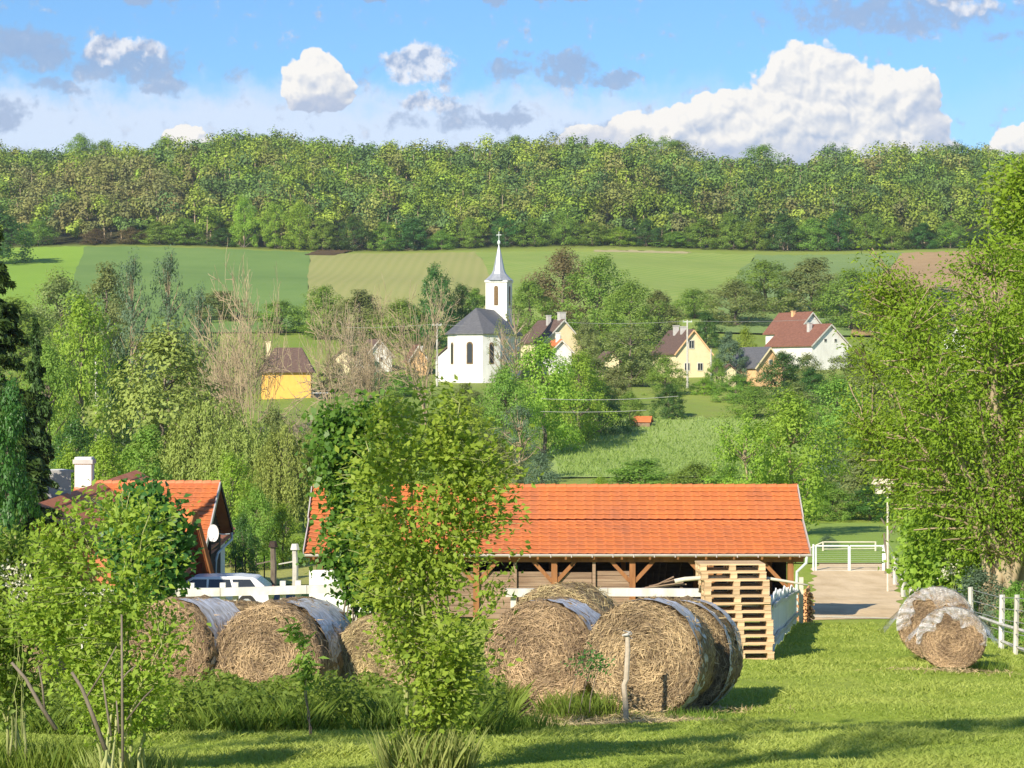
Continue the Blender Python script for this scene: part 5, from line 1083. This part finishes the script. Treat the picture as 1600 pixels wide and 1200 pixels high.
for j in range(11):
    a = -bw*.9+j*bw*1.8/11; b = a+bw*1.8/11-.012; top = lambda q_: pk-.12-abs(q_)*(pk-bb)/bw; zt = min(top(a), top(b)); mb = MB(); mb.box(((a+b)/2, .25, (zt+.2)/2), (b-a, .03, max(.05, zt-.2))); mb.build('board', M['red_wood'], e2)
mb = MB(); mb.box((0, -.15, .55), (1.9, .5, .5)); mb.build('bench', M['red_wood'], e2)
for s in (-.9, .9): mb = MB(); mb.box((s, -.2, .2), (.1, .1, .7)); mb.build('leg', M['red_wood'], e2)
mb = MB(); mb.bar((-1.1, -.45, .55), (.5, -.45, 1.05), .55, .04); mb.build('sloping_board', M['zinc'], e2)
# white car
cd = 75.5; e2 = empty('parked_car', (X(330, cd), cd, g(X(330, cd), cd)+.05), 'white estate car parked behind the white rail fence near the farmhouse', 'car', None, 0.0)
top = Z(897.5, cd)-e2.location.z; k_ = top/1.42
P = [(-2.1,.35),(-2.1,.75),(-1.9,.86),(-1.15,.95),(-.55,1.38),(0.9,1.42),(1.55,1.36),(1.98,.95),(2.05,.5),(2.0,.3)]
mb = MB(); n_ = len(P); V = []
for y_ in (-.84, .84):
    for a, b in P: V.append((a, y_*(1-.16*max(0, (b-.9)/.5)), b*k_))
mb.add(V, [tuple(range(n_)), tuple(range(2*n_-1, n_-1, -1))] + [(i, i+n_, (i+1) % n_+n_, (i+1) % n_) for i in range(n_)]); body = mb.build('body', M['car_paint'], e2)
bv = body.modifiers.new('b', 'BEVEL'); bv.width = .06; bv.segments = 3
for (x0_, x1_, x2_, x3_) in ((-.92,-.05,-.05,-.50),(.02,.80,.72,.02),(.88,1.62,1.40,.80)):
    for s in (-1, 1): mb = MB(); yb, yt_ = s*.845, s*.735; mb.add([(x0_, yb, .97*k_), (x1_, yb, .97*k_), (x2_, yt_, 1.30*k_), (x3_, yt_, 1.30*k_)], [(0,1,2,3) if s < 0 else (3,2,1,0)]); mb.build('side_window', M['glass_dark'], e2)
mb = MB(); mb.add([(1.62,-.66,1.30*k_),(1.97,-.72,.98*k_),(1.97,.72,.98*k_),(1.62,.66,1.30*k_)], [(0,1,2,3)]); mb.build('rear_window', M['glass_dark'], e2)
for a in (-1.35, 1.3):
    for s in (-.8, .8): mb = MB(); mb.tube([(a, s-.1, .31), (a, s+.1, .31)], .31, 14); w_ = mb.build('wheel', M['rubber'], e2); mb = MB(); mb.tube([(a, s*1.135-.01, .31), (a, s*1.135+.01, .31)], .18, 10); mb.build('rim', M['zinc'], w_)
for s in (-.6, .6): mb = MB(); mb.box((2.03, s, .8*k_), (.06, .2, .22)); mb.build('tail_light', M['red_wood'], e2)
# garden posts, table and thin trees behind
for px, d_, yt, lab, mt in ((427, 92, 855, 'dark wooden post with a black cap in the garden behind the rail fence', 'bark'), (461, 95, 859, 'pale twisted post in the garden near the stable end', 'concrete')):
    x, y, z = pos(px, d_); h = Z(yt, d_)-z; e2 = empty('garden_post', (x, y, z), lab, 'post'); mb = MB(); mb.tube([(0, 0, -.2), (.02, 0, h*.5), (-.01, 0, h)], [.12, .13, .11], 7); mb.build('shaft', M[mt], e2)
    mb = MB(); mb.tube([(0, 0, h), (0, 0, h+.25)], [.2, .14], 7); mb.build('cap', M['dark_board' if mt == 'bark' else 'white_paint'], e2)
    mb = MB(); mb.bar((0, 0, h*.7), (-.7, 0, h*.62), .05); mb.build('arm', M[mt], e2)
for px, yt, dd_, lb in ((368, 871, 96, 'thin dark stake nearest the farmhouse downpipe'), (383, 866, 97, 'thin dark stake in the middle of the garden row'), (413, 868, 97, 'thin dark stake next to the dark garden post')):
    x, y, z = pos(px, dd_); o = tag(MB().tube([(0, 0, -.1), (0, 0, Z(yt, dd_)-z)], .03, 5).build('garden_stake', M['dark_board']), lb, 'stake'); o.location = (x, y, z)
x, y, z = pos(359, 90); e2 = empty('garden_table', (x, y, z), 'dark low garden table in the shade of the farmhouse', 'table'); mb = MB(); mb.box((0, 0, .75), (1.3, .8, .06)); mb.build('table_top', M['dark_board'], e2)
for a in (-.55, .55):
    for b in (-.3, .3): mb = MB(); mb.box((a, b, .36), (.07, .07, .72)); mb.build('leg', M['dark_board'], e2)
quadfield('garden_lawn', 300, 560, 300, 560, 122, 97, field_mat('field_mown', (0.32, 0.33, 0.09), (0.42, 0.41, 0.13), .1, .6), .03, 30)

# ------------------------------------------------------------------ hay bales
def bale_mesh(Rr, Ln, seed, sag=.10, rough=.035):
    rg = np.random.default_rng(seed); nt_, nr, nl = 64, 12, 12; V = []; Fc = []
    ph = rg.uniform(0, 6.28, 6)
    def rad(th): 
        z = -Rr*np.cos(th); r_ = Rr*(1+.018*np.sin(3*th+ph[0])+.014*np.sin(7*th+ph[1]))
        return r_
    rings = [(0, rr) for rr in np.linspace(.04, 1, nr)] + [(t, 1) for t in np.linspace(0, 1, nl)[1:]] + [(1, rr) for rr in np.linspace(1, .04, nr)[1:]]
    for (t, f) in rings:
        for j in range(nt_):
            th = 2*math.pi*j/nt_; r_ = rad(th)*f; x = math.sin(th)*r_; z = math.cos(th)*r_
            bulge = -.035*math.cos(f*math.pi/2)*(1 if t == 0 else -1) if t in (0, 1) else 0
            nz = rg.normal()*rough*.5; edge_ = -.03 if (f > .97 and t in (0, 1)) else 0
            x *= 1+(nz+edge_)/Rr*(f > .5); z *= 1+(nz+edge_)/Rr*(f > .5); y = t*Ln + bulge + (rg.normal()*rough*.45 if t in (0, 1) else 0)
            z = max(z, -Rr*(1-sag)); V.append((x, y, z))
    n = len(rings); Fc = [(i*nt_+j, i*nt_+(j+1) % nt_, (i+1)*nt_+(j+1) % nt_, (i+1)*nt_+j) for i in range(n-1) for j in range(nt_)] + [tuple(range(nt_-1, -1, -1)), tuple((n-1)*nt_+j for j in range(nt_))]
    mb = MB(); mb.add(V, Fc); return mb.me('bale', True)
def straw_mesh(Rr, Ln, seed, nf=5200, ns=1500, sag=.1, side=True):
    global R
    R = np.random.default_rng(seed); rr = Rr*np.sqrt(R.random(nf))*.99; th = R.uniform(0, 2*math.pi, nf)
    C = np.stack([rr*np.sin(th), -.015-.04*R.random(nf)-.03*np.cos(rr/Rr*1.57), rr*np.cos(th)], 1); C[:, 2] = np.maximum(C[:, 2], -Rr*(1-sag))
    dr = np.stack([np.cos(th), .0*th, -np.sin(th)], 1) + R.normal(size=(nf, 3))*np.array([.5, .18, .5]); nn = np.stack([.25*R.normal(size=nf), -np.ones(nf), .3+.3*R.normal(size=nf)], 1)
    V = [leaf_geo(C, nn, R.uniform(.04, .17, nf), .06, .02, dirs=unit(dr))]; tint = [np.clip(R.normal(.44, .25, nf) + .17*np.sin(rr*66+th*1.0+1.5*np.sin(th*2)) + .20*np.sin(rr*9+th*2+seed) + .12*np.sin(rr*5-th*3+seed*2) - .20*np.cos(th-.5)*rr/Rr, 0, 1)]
    if side:
        th = R.uniform(0, 2*math.pi, ns); y = R.random(ns)*Ln; r2 = Rr*(1.005+.02*R.random(ns)); C = np.stack([r2*np.sin(th), y, np.maximum(r2*np.cos(th), -Rr*(1-sag))], 1)
        dr = np.stack([np.cos(th), .0*th, -np.sin(th)], 1) + R.normal(size=(ns, 3))*.3; nn = np.stack([np.sin(th), 0*th, np.cos(th)], 1) + .3*R.normal(size=(ns, 3))
        V.append(leaf_geo(C, nn, R.uniform(.06, .22, ns), .09, .02, dirs=unit(dr))); tint.append(np.clip(R.normal(.55, .25, ns), 0, 1))
    return quads_mesh('straw', np.concatenate(V), np.concatenate(tint))
BM = [(bale_mesh(.73, 1.2, s), straw_mesh(.73, 1.2, s)) for s in (1, 2, 3)]
def net_mesh(Rr, y0, y1, seed, a0=-math.pi, a1=math.pi, sag=.1, flare=0.0, wr=.008, n1=64, n2=10):
    rg = np.random.default_rng(seed); V = []; ph = rg.uniform(0, 6.28, 8)
    for i in range(n2+1):
        t = i/n2
        for j in range(n1+1):
            th = a0+(a1-a0)*j/n1; jag = .04*math.sin(7*th+ph[0])+.03*math.sin(17*th+ph[1]); y = y0+(y1-y0)*t+(jag if i in (0, n2) else 0)*(1 if y1-y0 > .2 else 0)
            r_ = Rr*(1.022+.018*math.sin(3*th)+wr*math.sin(23*th+ph[2]+4*t)+wr*math.sin(41*th+ph[3]-9*t)+wr*rg.normal()*.3); x, z = r_*math.sin(th), r_*math.cos(th)
            if flare and abs(th) > 1.2: f = (abs(th)-1.2)*flare; x = (Rr*math.sin(1.2)+ f*1.0*(1+.15*math.sin(5*t+ph[4])))*(1 if th > 0 else -1); z = Rr*math.cos(1.2)-f*1.15+.06*math.sin(9*t+ph[5])
            V.append((x, y, max(z, -Rr*(1-sag)+.01)))
    n = n1+1; mb = MB(); mb.add(V, [(i*n+j, i*n+j+1, (i+1)*n+j+1, (i+1)*n+j) for i in range(n2) for j in range(n1)]); return mb.me('net', True)
def bale(px, py, d, label, scale=1.0, rz=-.18, v=0, nets=(), group='round hay bales by the rail fence', squash=1.0, roll=None, film=None, ln=1.0):
    x = X(px, d); r_ = .73*scale; e = empty('hay_bale', (x, d, Z(py, d)), label, 'hay bale', group, rz); e.rotation_euler = (-.07, 0, rz); e.scale = (scale, scale*ln, scale*squash)
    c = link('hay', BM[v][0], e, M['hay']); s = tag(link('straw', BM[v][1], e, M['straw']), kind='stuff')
    for (a, b, sd) in nets: link('net_wrap', net_mesh(.73, a, b, sd), e, M['net'])
    if film: link('plastic_sheet', net_mesh(.745, film[0], film[1], film[2], -film[3], film[3], flare=film[4], wr=.02, n1=80, n2=14), e, M['film'])
    if film:
        rg = np.random.default_rng(film[2]+40); V = []; n1, n2 = 70, 12; ph = rg.uniform(0, 6.28, 6)
        for i in range(n2+1):
            for j in range(n1+1):
                t = i/n2; th = -1.75+3.5*j/n1; rin = (.62+.16*math.sin(4*th+ph[0])+.07*math.sin(11*th+ph[1])+.22*abs(th)/1.75); rr = .775*(1-t)+.73*min(rin, .95)*t
                V.append((rr*math.sin(th), -.075-.025*math.sin(9*th+5*t+ph[2])*t-.02*math.sin(23*th-7*t+ph[3])-.015*rg.random(), rr*math.cos(th)))
        n = n1+1; mb = MB(); mb.add(V, [(i*n+j, i*n+j+1, (i+1)*n+j+1, (i+1)*n+j) for i in range(n2) for j in range(n1)]); mb.build('plastic_sheet', M['film'], e, True)
    return e
gg = lambda px, d: 600-F*g(X(px, d), d)/d
bale(1003, 1030, 27.4, 'large round hay bale with the wooden post before it, its right half loosely netted', .98, -.27, 0, ((.0, .66, 1),), roll=.3)
bale(1055, 1027, 29.3, 'round hay bale with torn white netting just behind the bale with the post', .99, -.24, 1, ((.80, 1.2, 2), (.0, .22, 4)))
bale(842, 1024, 28.2, 'round hay bale right of the sapling with a dark netted flank', .97, -.30, 2, ((.02, 1.0, 3),), squash=.96)
bale(868, 996, 31.0, 'loose golden hay bale slumping behind the netted bale right of the sapling', .99, -.30, 0)
bale(418, 1031, 29.2, 'round hay bale facing us in the left group behind the tiny drooping sapling', 1.0, -.20, 1, ((.35, 1.2, 5),))
bale(442, 1022, 31.0, 'round bale fully wrapped in white net behind the middle bale of the left group', 1.0, -.20, 2, ((-.02, 1.2, 6),))
bale(590, 1030, 30.0, 'dull brown hay bale mostly hidden behind the sapling', .80, -.05, 2)
bale(298, 1018, 31.5, 'loose golden hay bale at the back of the left group', .98, -.55, 0, squash=.96)
bale(262, 1014, 29.4, 'hay bale with grey netted flank at the left end of the visible row', .88, -.42, 1, ((.12, 1.18, 7),))
bale(355, 1018, 32.6, 'golden hay bale between the two left bales, only its top showing', .92, -.25, 2)
bale(10, 1050, 27.5, 'brown hay bale in shade at the left edge of the picture', .72, -.1, 1)
bale(1487, 999, 36.8, 'front hay bale right of the lawn, half covered by torn clear plastic', .74, -.20, 0, group='two plastic covered bales by the wire fence', squash=.92, film=(-.06, 1.25, 9, 1.9, .42))
bale(1463, 976, 39.6, 'larger rear hay bale on the right, draped in clear plastic sheet', .90, -.20, 2, group='two plastic covered bales by the wire fence', squash=.95, film=(-.08, 1.25, 12, 2.0, .5))
# post before the bale
x = X(978, 26.3); z = g(x, 26.3); e = empty('wooden_post', (x, 26.3, z), 'old leaning wooden post with wire round its top before the largest bale', 'post')
zt = Z(990, 26.3)-z; mb = MB(); mb.tube([(0, 0, -.15), (.0, 0, .12), (-.022, 0, zt*.42), (.004, 0, zt*.48), (.022, 0, zt*.8), (.018, 0, zt)], [.036, .034, .031, .033, .031, .026], 9); mb.build('shaft', M['post_wood'], e)
mb = MB(); mb.tube([(-.045, -.03, zt-.02), (.02, -.04, zt+.0), (.05, 0, zt+.02)], [.010, .014, .010], 6); mb.build('stub', M['concrete'], e)
mb = MB(); mb.tube([(.02+.05*math.cos(a), .05*math.sin(a), zt-.06+.01*a) for a in np.linspace(0, 9, 18)], .006, 4); mb.build('wire_coil', M['wire'], e)

# ------------------------------------------------------------------ near plants
outline_plant('sapling', 'tall bushy green sapling in the foreground centre, many thin pale stems', 'sapling', 662, 17.4,
    [(605,640,700),(630,590,760),(670,545,790),(720,520,815),(780,510,845),(830,515,825),(880,525,825),(930,550,815),(980,572,785),(1030,585,790),(1080,590,790),(1130,600,760),(1185,615,735)],
    500, 33, .056, 'leaf_bright', 16, .016, .085, .8, .55, 'stem_green', .45, .15, 301, 1212, 15, .07, .5, .9, .003, 3.2)
outline_plant('maple_bush', 'dense dark green maple leaved bush behind the left side of the sapling', 'bush', 545, 33.0,
    [(628,520,600),(660,484,620),(700,478,620),(750,484,610),(800,525,620),(850,500,620),(885,490,620),(905,540,620),(960,600,660)],
    230, 44, .095, 'leaf_maple', 7, .02, .16, .8, .85, 'bark', .5, .1, 302, 1080)
outline_plant('tall_shrub', 'tangled tall shrub filling the left foreground, small bright leaves on pale stems', 'shrub', 178, 15.2,
    [(760,170,215),(785,125,250),(815,70,285),(850,20,285),(900,-10,275),(950,-20,290),(990,0,300),(1030,40,300),(1070,90,290),(1110,120,265),(1150,150,240)],
    380, 27, .050, 'leaf_bright', 14, .014, .085, .8, .5, 'stem_green', .45, .1, 303, 1215, 14, .10, .5, .9, .003, 3.0)
outline_plant('tall_shrub', 'leafy shrub at the far left foreground with pale blossom heads', 'shrub', 20, 16.5,
    [(830,-60,40),(860,-80,70),(900,-90,100),(960,-90,110),(1010,-80,100),(1060,-60,90),(1100,-40,60)],
    260, 30, .055, 'leaf_mid', 7, .013, .09, .8, .5, 'stem_green', .45, .1, 304, 1190)
outline_plant('elder_blossom', 'cream elder blossom sprays above the shrub at the left edge', 'blossom', 30, 16.2, [(872,0,40),(900,-5,60),(930,0,50),(950,20,60)], 16, 26, .022, 'blossom', 3, .004, .035, .8, .8, 'stem_green', .1, 0, 305, 1150)
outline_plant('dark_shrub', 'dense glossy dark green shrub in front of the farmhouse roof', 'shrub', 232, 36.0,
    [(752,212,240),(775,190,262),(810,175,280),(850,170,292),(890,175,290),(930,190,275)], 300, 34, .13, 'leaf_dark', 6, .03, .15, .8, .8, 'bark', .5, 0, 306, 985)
outline_plant('small_sapling', 'thin little sapling with long drooping leaves standing before the middle bale', 'sapling', 486, 22.5,
    [(965,430,455),(985,438,475),(1010,442,485),(1040,452,500),(1062,470,510)], 16, 16, .11, 'leaf_mid', 2, .011, .05, .7, .3, 'bark', .2, .9, 307, 1152, 1, .01)
outline_plant('hanging_branch', 'small leafy twig poking up between the two big bales', 'plant', 905, 26.4, [(1010,880,950),(1035,870,960),(1050,900,950)], 16, 16, .05, 'leaf_dark', 3, .008, .06, .7, .5, 'bark', .2, .2, 308, 1110)
# ash tree group at the right
outline_plant('ash_tree', 'tall ash tree with bright yellow green feathery leaves and pale limbs at the right edge', 'tree', 1572, 58.0,
    [(362,1560,1660),(400,1490,1690),(440,1460,1720),(500,1400,1730),(560,1370,1740),(620,1375,1740),(680,1370,1740),(740,1385,1740),(790,1390,1730),(830,1420,1720),(860,1450,1700)],
    680, 84, .135, 'leaf_ash', 20, .20, .32, .75, .36, 'bark_pale', .9, .5, 310, 985, 3, .25, .42, .95, .02, 1.1)
outline_plant('ash_branch_tree', 'lower ash tree spreading left of the tall one with layered branches', 'tree', 1545, 62.0,
    [(390,1352,1385),(420,1350,1440),(460,1335,1460),(500,1335,1470),(550,1330,1480),(600,1320,1490),(660,1315,1500),(710,1330,1500),(760,1372,1510),(810,1390,1520),(850,1402,1520)],
    300, 80, .135, 'leaf_ash', 13, .13, .32, .8, .36, 'bark_pale', .9, .5, 311, 975, 2, .2, .45, .95, .02, 1.0)
outline_plant('tall_ash', 'highest yellow green tree top rising behind the ash at the right edge', 'tree', 1640, 72.0,
    [(262,1560,1640),(300,1545,1700),(350,1550,1720),(420,1560,1720),(520,1560,1720)], 280, 50, .21, 'leaf_ash', 6, .12, .36, .8, .42, 'bark_pale', .9, .3, 312, 960)
outline_plant('elder_bush', 'broad green elder bush under the ash tree beside the plastic covered bales', 'bush', 1480, 60.0,
    [(790,1420,1560),(820,1398,1600),(860,1392,1640),(900,1402,1660),(930,1440,1660),(955,1480,1660)], 420, 40, .19, 'leaf_bright', 8, .05, .26, .8, .6, 'bark', .6, 0, 313, 985)
outline_plant('elder_blossom', 'cream blossom heads on the elder bush beside the gate fence', 'blossom', 1485, 58.8, [(865,1465,1520),(885,1470,1510),(900,1460,1500)], 14, 16, .06, 'blossom', 3, .01, .07, .5, .8, 'stem_green', .1, 0, 314, 960)
for i, (px, d_, yt, w, mt, lab) in enumerate([(1530, 52, 880, 120, 'leaf_grey', 'grey green bush behind the plastic covered bales'), (1590, 50, 900, 90, 'leaf_mid', 'green bush at the right edge behind the white posts')]):
    T('b1' if i else 'b2', mt, px, d_, yt, w, lab, 'bush', 'bush')

e = empty('cane_clump', (X(180, 15.0), 15.0, g(X(180, 15.0), 15.0)), 'group of pale leafless canes slanting up from the grass at lower left', 'canes')
ex, ez2 = e.location.x, e.location.z
for P, r_ in (([(165,1172),(146,1120),(128,1075),(112,1050)], .017), ([(192,1190),(191,1080),(190,960)], .011), ([(174,1150),(166,1100),(160,1060)], .009), ([(186,1145),(182,1095)], .008), ([(135,1090),(160,1050),(182,1010)], .007), ([(198,1125),(225,1090),(240,1075)], .007), ([(190,1062),(200,1050),(212,1040)], .006), ([(88,1140),(62,1100),(40,1060),(18,1035)], .016), ([(70,1112),(66,1070),(60,1040)], .008)):
    mb = MB(); mb.tube([(X(a, 14.6)-ex, -.4, Z(b, 14.6)-ez2) for a, b in P], np.linspace(r_, r_*.6, len(P)), 7); mb.build('cane', M['stem_green'] if a > 100 else M['bark'], e, True)
# shade trees standing left of the view, they throw the streaks on the lawn
for i, (x, y, h, w) in enumerate([(-3.75, 11.7, 8.4, 2.2), (-6.1, 11.7, 8.2, 2.6), (-8.8, 10.5, 7.4, 3.0), (-3.6, 8.1, 6.8, 2.0), (-5.9, 3.2, 13.0, 3.0)]):
    place('garden_tree', PR['hi'][0], PR['hi'][1], 'leaf_mid', x, y, 10., 8., h, w, i*1.3, ('middle', 'rear', 'leftmost', 'lowest', 'tallest')[i]+' high crowned garden tree standing just outside the left edge of the view', 'tree', None, 'bark')

# ------------------------------------------------------------------ grass, weeds, fallen straw
def blades(name, x, y, h, wdt, label, mt, lean=.5, tint=None, kind='stuff', sink=.01):
    n = len(x); z = G(x, y)-sink; th = R.uniform(0, 2*math.pi, n); t = np.stack([np.cos(th), np.sin(th), 0*th], 1)*wdt[:, None]*.5; b = np.stack([x, y, z], 1)
    ld = R.normal(size=(n, 3))*lean*h[:, None]; ld[:, 2] = 0; m = b+ld*.5+np.stack([0*h, 0*h, h*.6], 1); tp = b+ld+np.stack([0*h, 0*h, h], 1)
    V = np.stack([b-t, b+t, m+t*.6, tp], 1); V2 = V  # kite blade
    me = quads_mesh(name, V2.reshape(-1, 3), R.random(n)*.45+.55*(tint if tint is not None else R.random(n))); return tag(link(name, me, None, M[mt]), label, None, kind=kind)
R = np.random.default_rng(55)
def scatter_view(n, d0_, d1_, pl, pr, pw=1.0):
    d = d0_+(d1_-d0_)*R.random(n)**pw; px = R.uniform(pl, pr, n); return X(px, d), d
n = 330000; u = R.random(n); dd = 1/(1/16.8+(1/68-1/16.8)*u); x = X(R.uniform(-40, 1640, n), dd)
keep = ~((dd > 41) & (x > X(1205, dd)) & (x < X(1205, dd)+0)) ; ptch = .5+.5*np.sin(x*1.1+np.sin(dd*.8))*np.sin(dd*.9+x*.5)
hgt = R.uniform(.025, .06, n)*(.7+.6*ptch)*(1+.25*(dd > 35)); hgt = hgt*(.75+.5*(np.sin(x*2.3+dd*1.1)*np.sin(dd*1.7-x) > .1)); blades('grass', x, dd, hgt, .012+.018*(dd/30)*R.random(n), 'short mown bright green lawn grass', 'blade', .9, ptch)
NW = 46000; d_ = 23.2+5.0*R.random(NW); px = R.uniform(-40, 800, NW); x = X(px, d_)
dens = .5+.5*np.sin(px*.035+d_)*np.sin(px*.011+2); kp = R.random(NW) < (.35+.65*dens); x, d_, px, dens = x[kp], d_[kp], px[kp], dens[kp]
blades('weeds', x, d_, R.uniform(.08, .34, len(x))*(.6+.8*dens), R.uniform(.008, .022, len(x)), 'rank green weeds growing along the foot of the bales', 'weed', .45, dens)
# leafy tops of the weeds
n = 30000; px = R.uniform(-40, 790, n); d_ = 23.6+3.8*R.random(n); x = X(px, d_); dens = .5+.5*np.sin(px*.04+d_*1.3)*np.sin(px*.013+1); zh = R.random(n)**.7*(.20+.42*dens)
me = quads_mesh('weed_leaves', leaf_geo(np.stack([x, d_, G(x, d_)+zh], 1), np.array([0, -.3, 1])+.8*R.normal(size=(n, 3)), R.uniform(.04, .10, n), .45), .5*dens+.5*R.random(n)); tag(link('weed_leaves', me, None, M['weed']), 'broad leaves of nettles and weeds before the bales', None, kind='stuff')
def tuft(px0, d0_, rad_, n, hmin, hmax, label, mt='tallgrass'):
    a = R.uniform(0, 6.28, n); r_ = rad_*np.sqrt(R.random(n)); x = X(px0, d0_)+np.cos(a)*r_; y = d0_+np.sin(a)*r_*.8; return blades('tall_grass', x, y, R.uniform(hmin, hmax, n), R.uniform(.004, .008, n), label, mt, .26)
tuft(668, 17.3, .36, 1500, .12, .42, 'tall unmown grass round the foot of the sapling')
tuft(205, 15.6, .34, 1300, .10, .34, 'tall yellowish grass round the foot of the left shrub')
tuft(60, 16.5, .7, 1200, .15, .35, 'unmown grass in the shade at lower left', 'weed')
tuft(905, 26.8, .5, 900, .12, .36, 'green grass tufts between the two big bales', 'weed'); tuft(820, 24.3, .4, 500, .1, .26, 'grass tufts on the lawn right of the sapling', 'weed')
tuft(1100, 26.6, .5, 500, .08, .2, 'grass tufts at the foot of the largest bale', 'weed'); tuft(1530, 37.2, .5, 500, .1, .25, 'grass tufts under the plastic covered bale', 'weed')
n = 1500; a = R.uniform(0, 6.28, n); r_ = np.sqrt(R.random(n)); x = X(985, 26)+np.cos(a)*r_*1.1; y = 26.2+np.sin(a)*r_*.9
me = quads_mesh('fallen_straw', leaf_geo(np.stack([x, y, G(x, y)+.03+.02*R.random(n)], 1), np.array([0, -.2, 1])+.3*R.normal(size=(n, 3)), R.uniform(.06, .2, n), .08, .01), R.random(n)); tag(link('fallen_straw', me, None, M['straw']), 'loose straw fallen on the grass before the largest bale', None, kind='stuff')
n = 14000; d_ = R.uniform(196, 262, n); px = R.uniform(850, 1260, n)+(262-d_)*.4; x = X(px, d_)
blades('meadow_grass', x, d_, R.uniform(.25, .6, n), R.uniform(.10, .22, n), 'tall pale green hay grass on the sloping meadow', 'hay_grass', .6)

n = 2600; k_ = R.integers(0, 5, n); cx_ = np.array([X(842, 27.2), X(418, 28.2), X(1060, 28.4), X(1487, 36.2), X(905, 27)])[k_]; cy_ = np.array([27.2, 28.2, 28.2, 36.2, 27])[k_]; x = cx_+R.normal(size=n)*.55; y = cy_+R.normal(size=n)*.35
me = quads_mesh('scattered_straw', leaf_geo(np.stack([x, y, G(x, y)+.03+.04*R.random(n)], 1), np.array([0, -.2, 1])+.4*R.normal(size=(n, 3)), R.uniform(.05, .18, n), .07, .01), R.random(n)); tag(link('scattered_straw', me, None, M['straw']), 'loose straw scattered on the lawn around the bales', None, kind='stuff')
# thin air haze over the whole valley
hm = bpy.data.materials.new('haze'); hm.use_nodes = True; t = hm.node_tree; t.nodes.clear(); v = haze_vol(t); o_ = t.nodes.new('ShaderNodeOutputMaterial'); t.links.new(v.outputs[0], o_.inputs['Volume'])
mb = MB(); mb.box((0, 1800, 47), (7000, 5000, 118)); tag(mb.build('haze', hm), 'thin pale summer haze filling the valley air', None, kind='stuff')
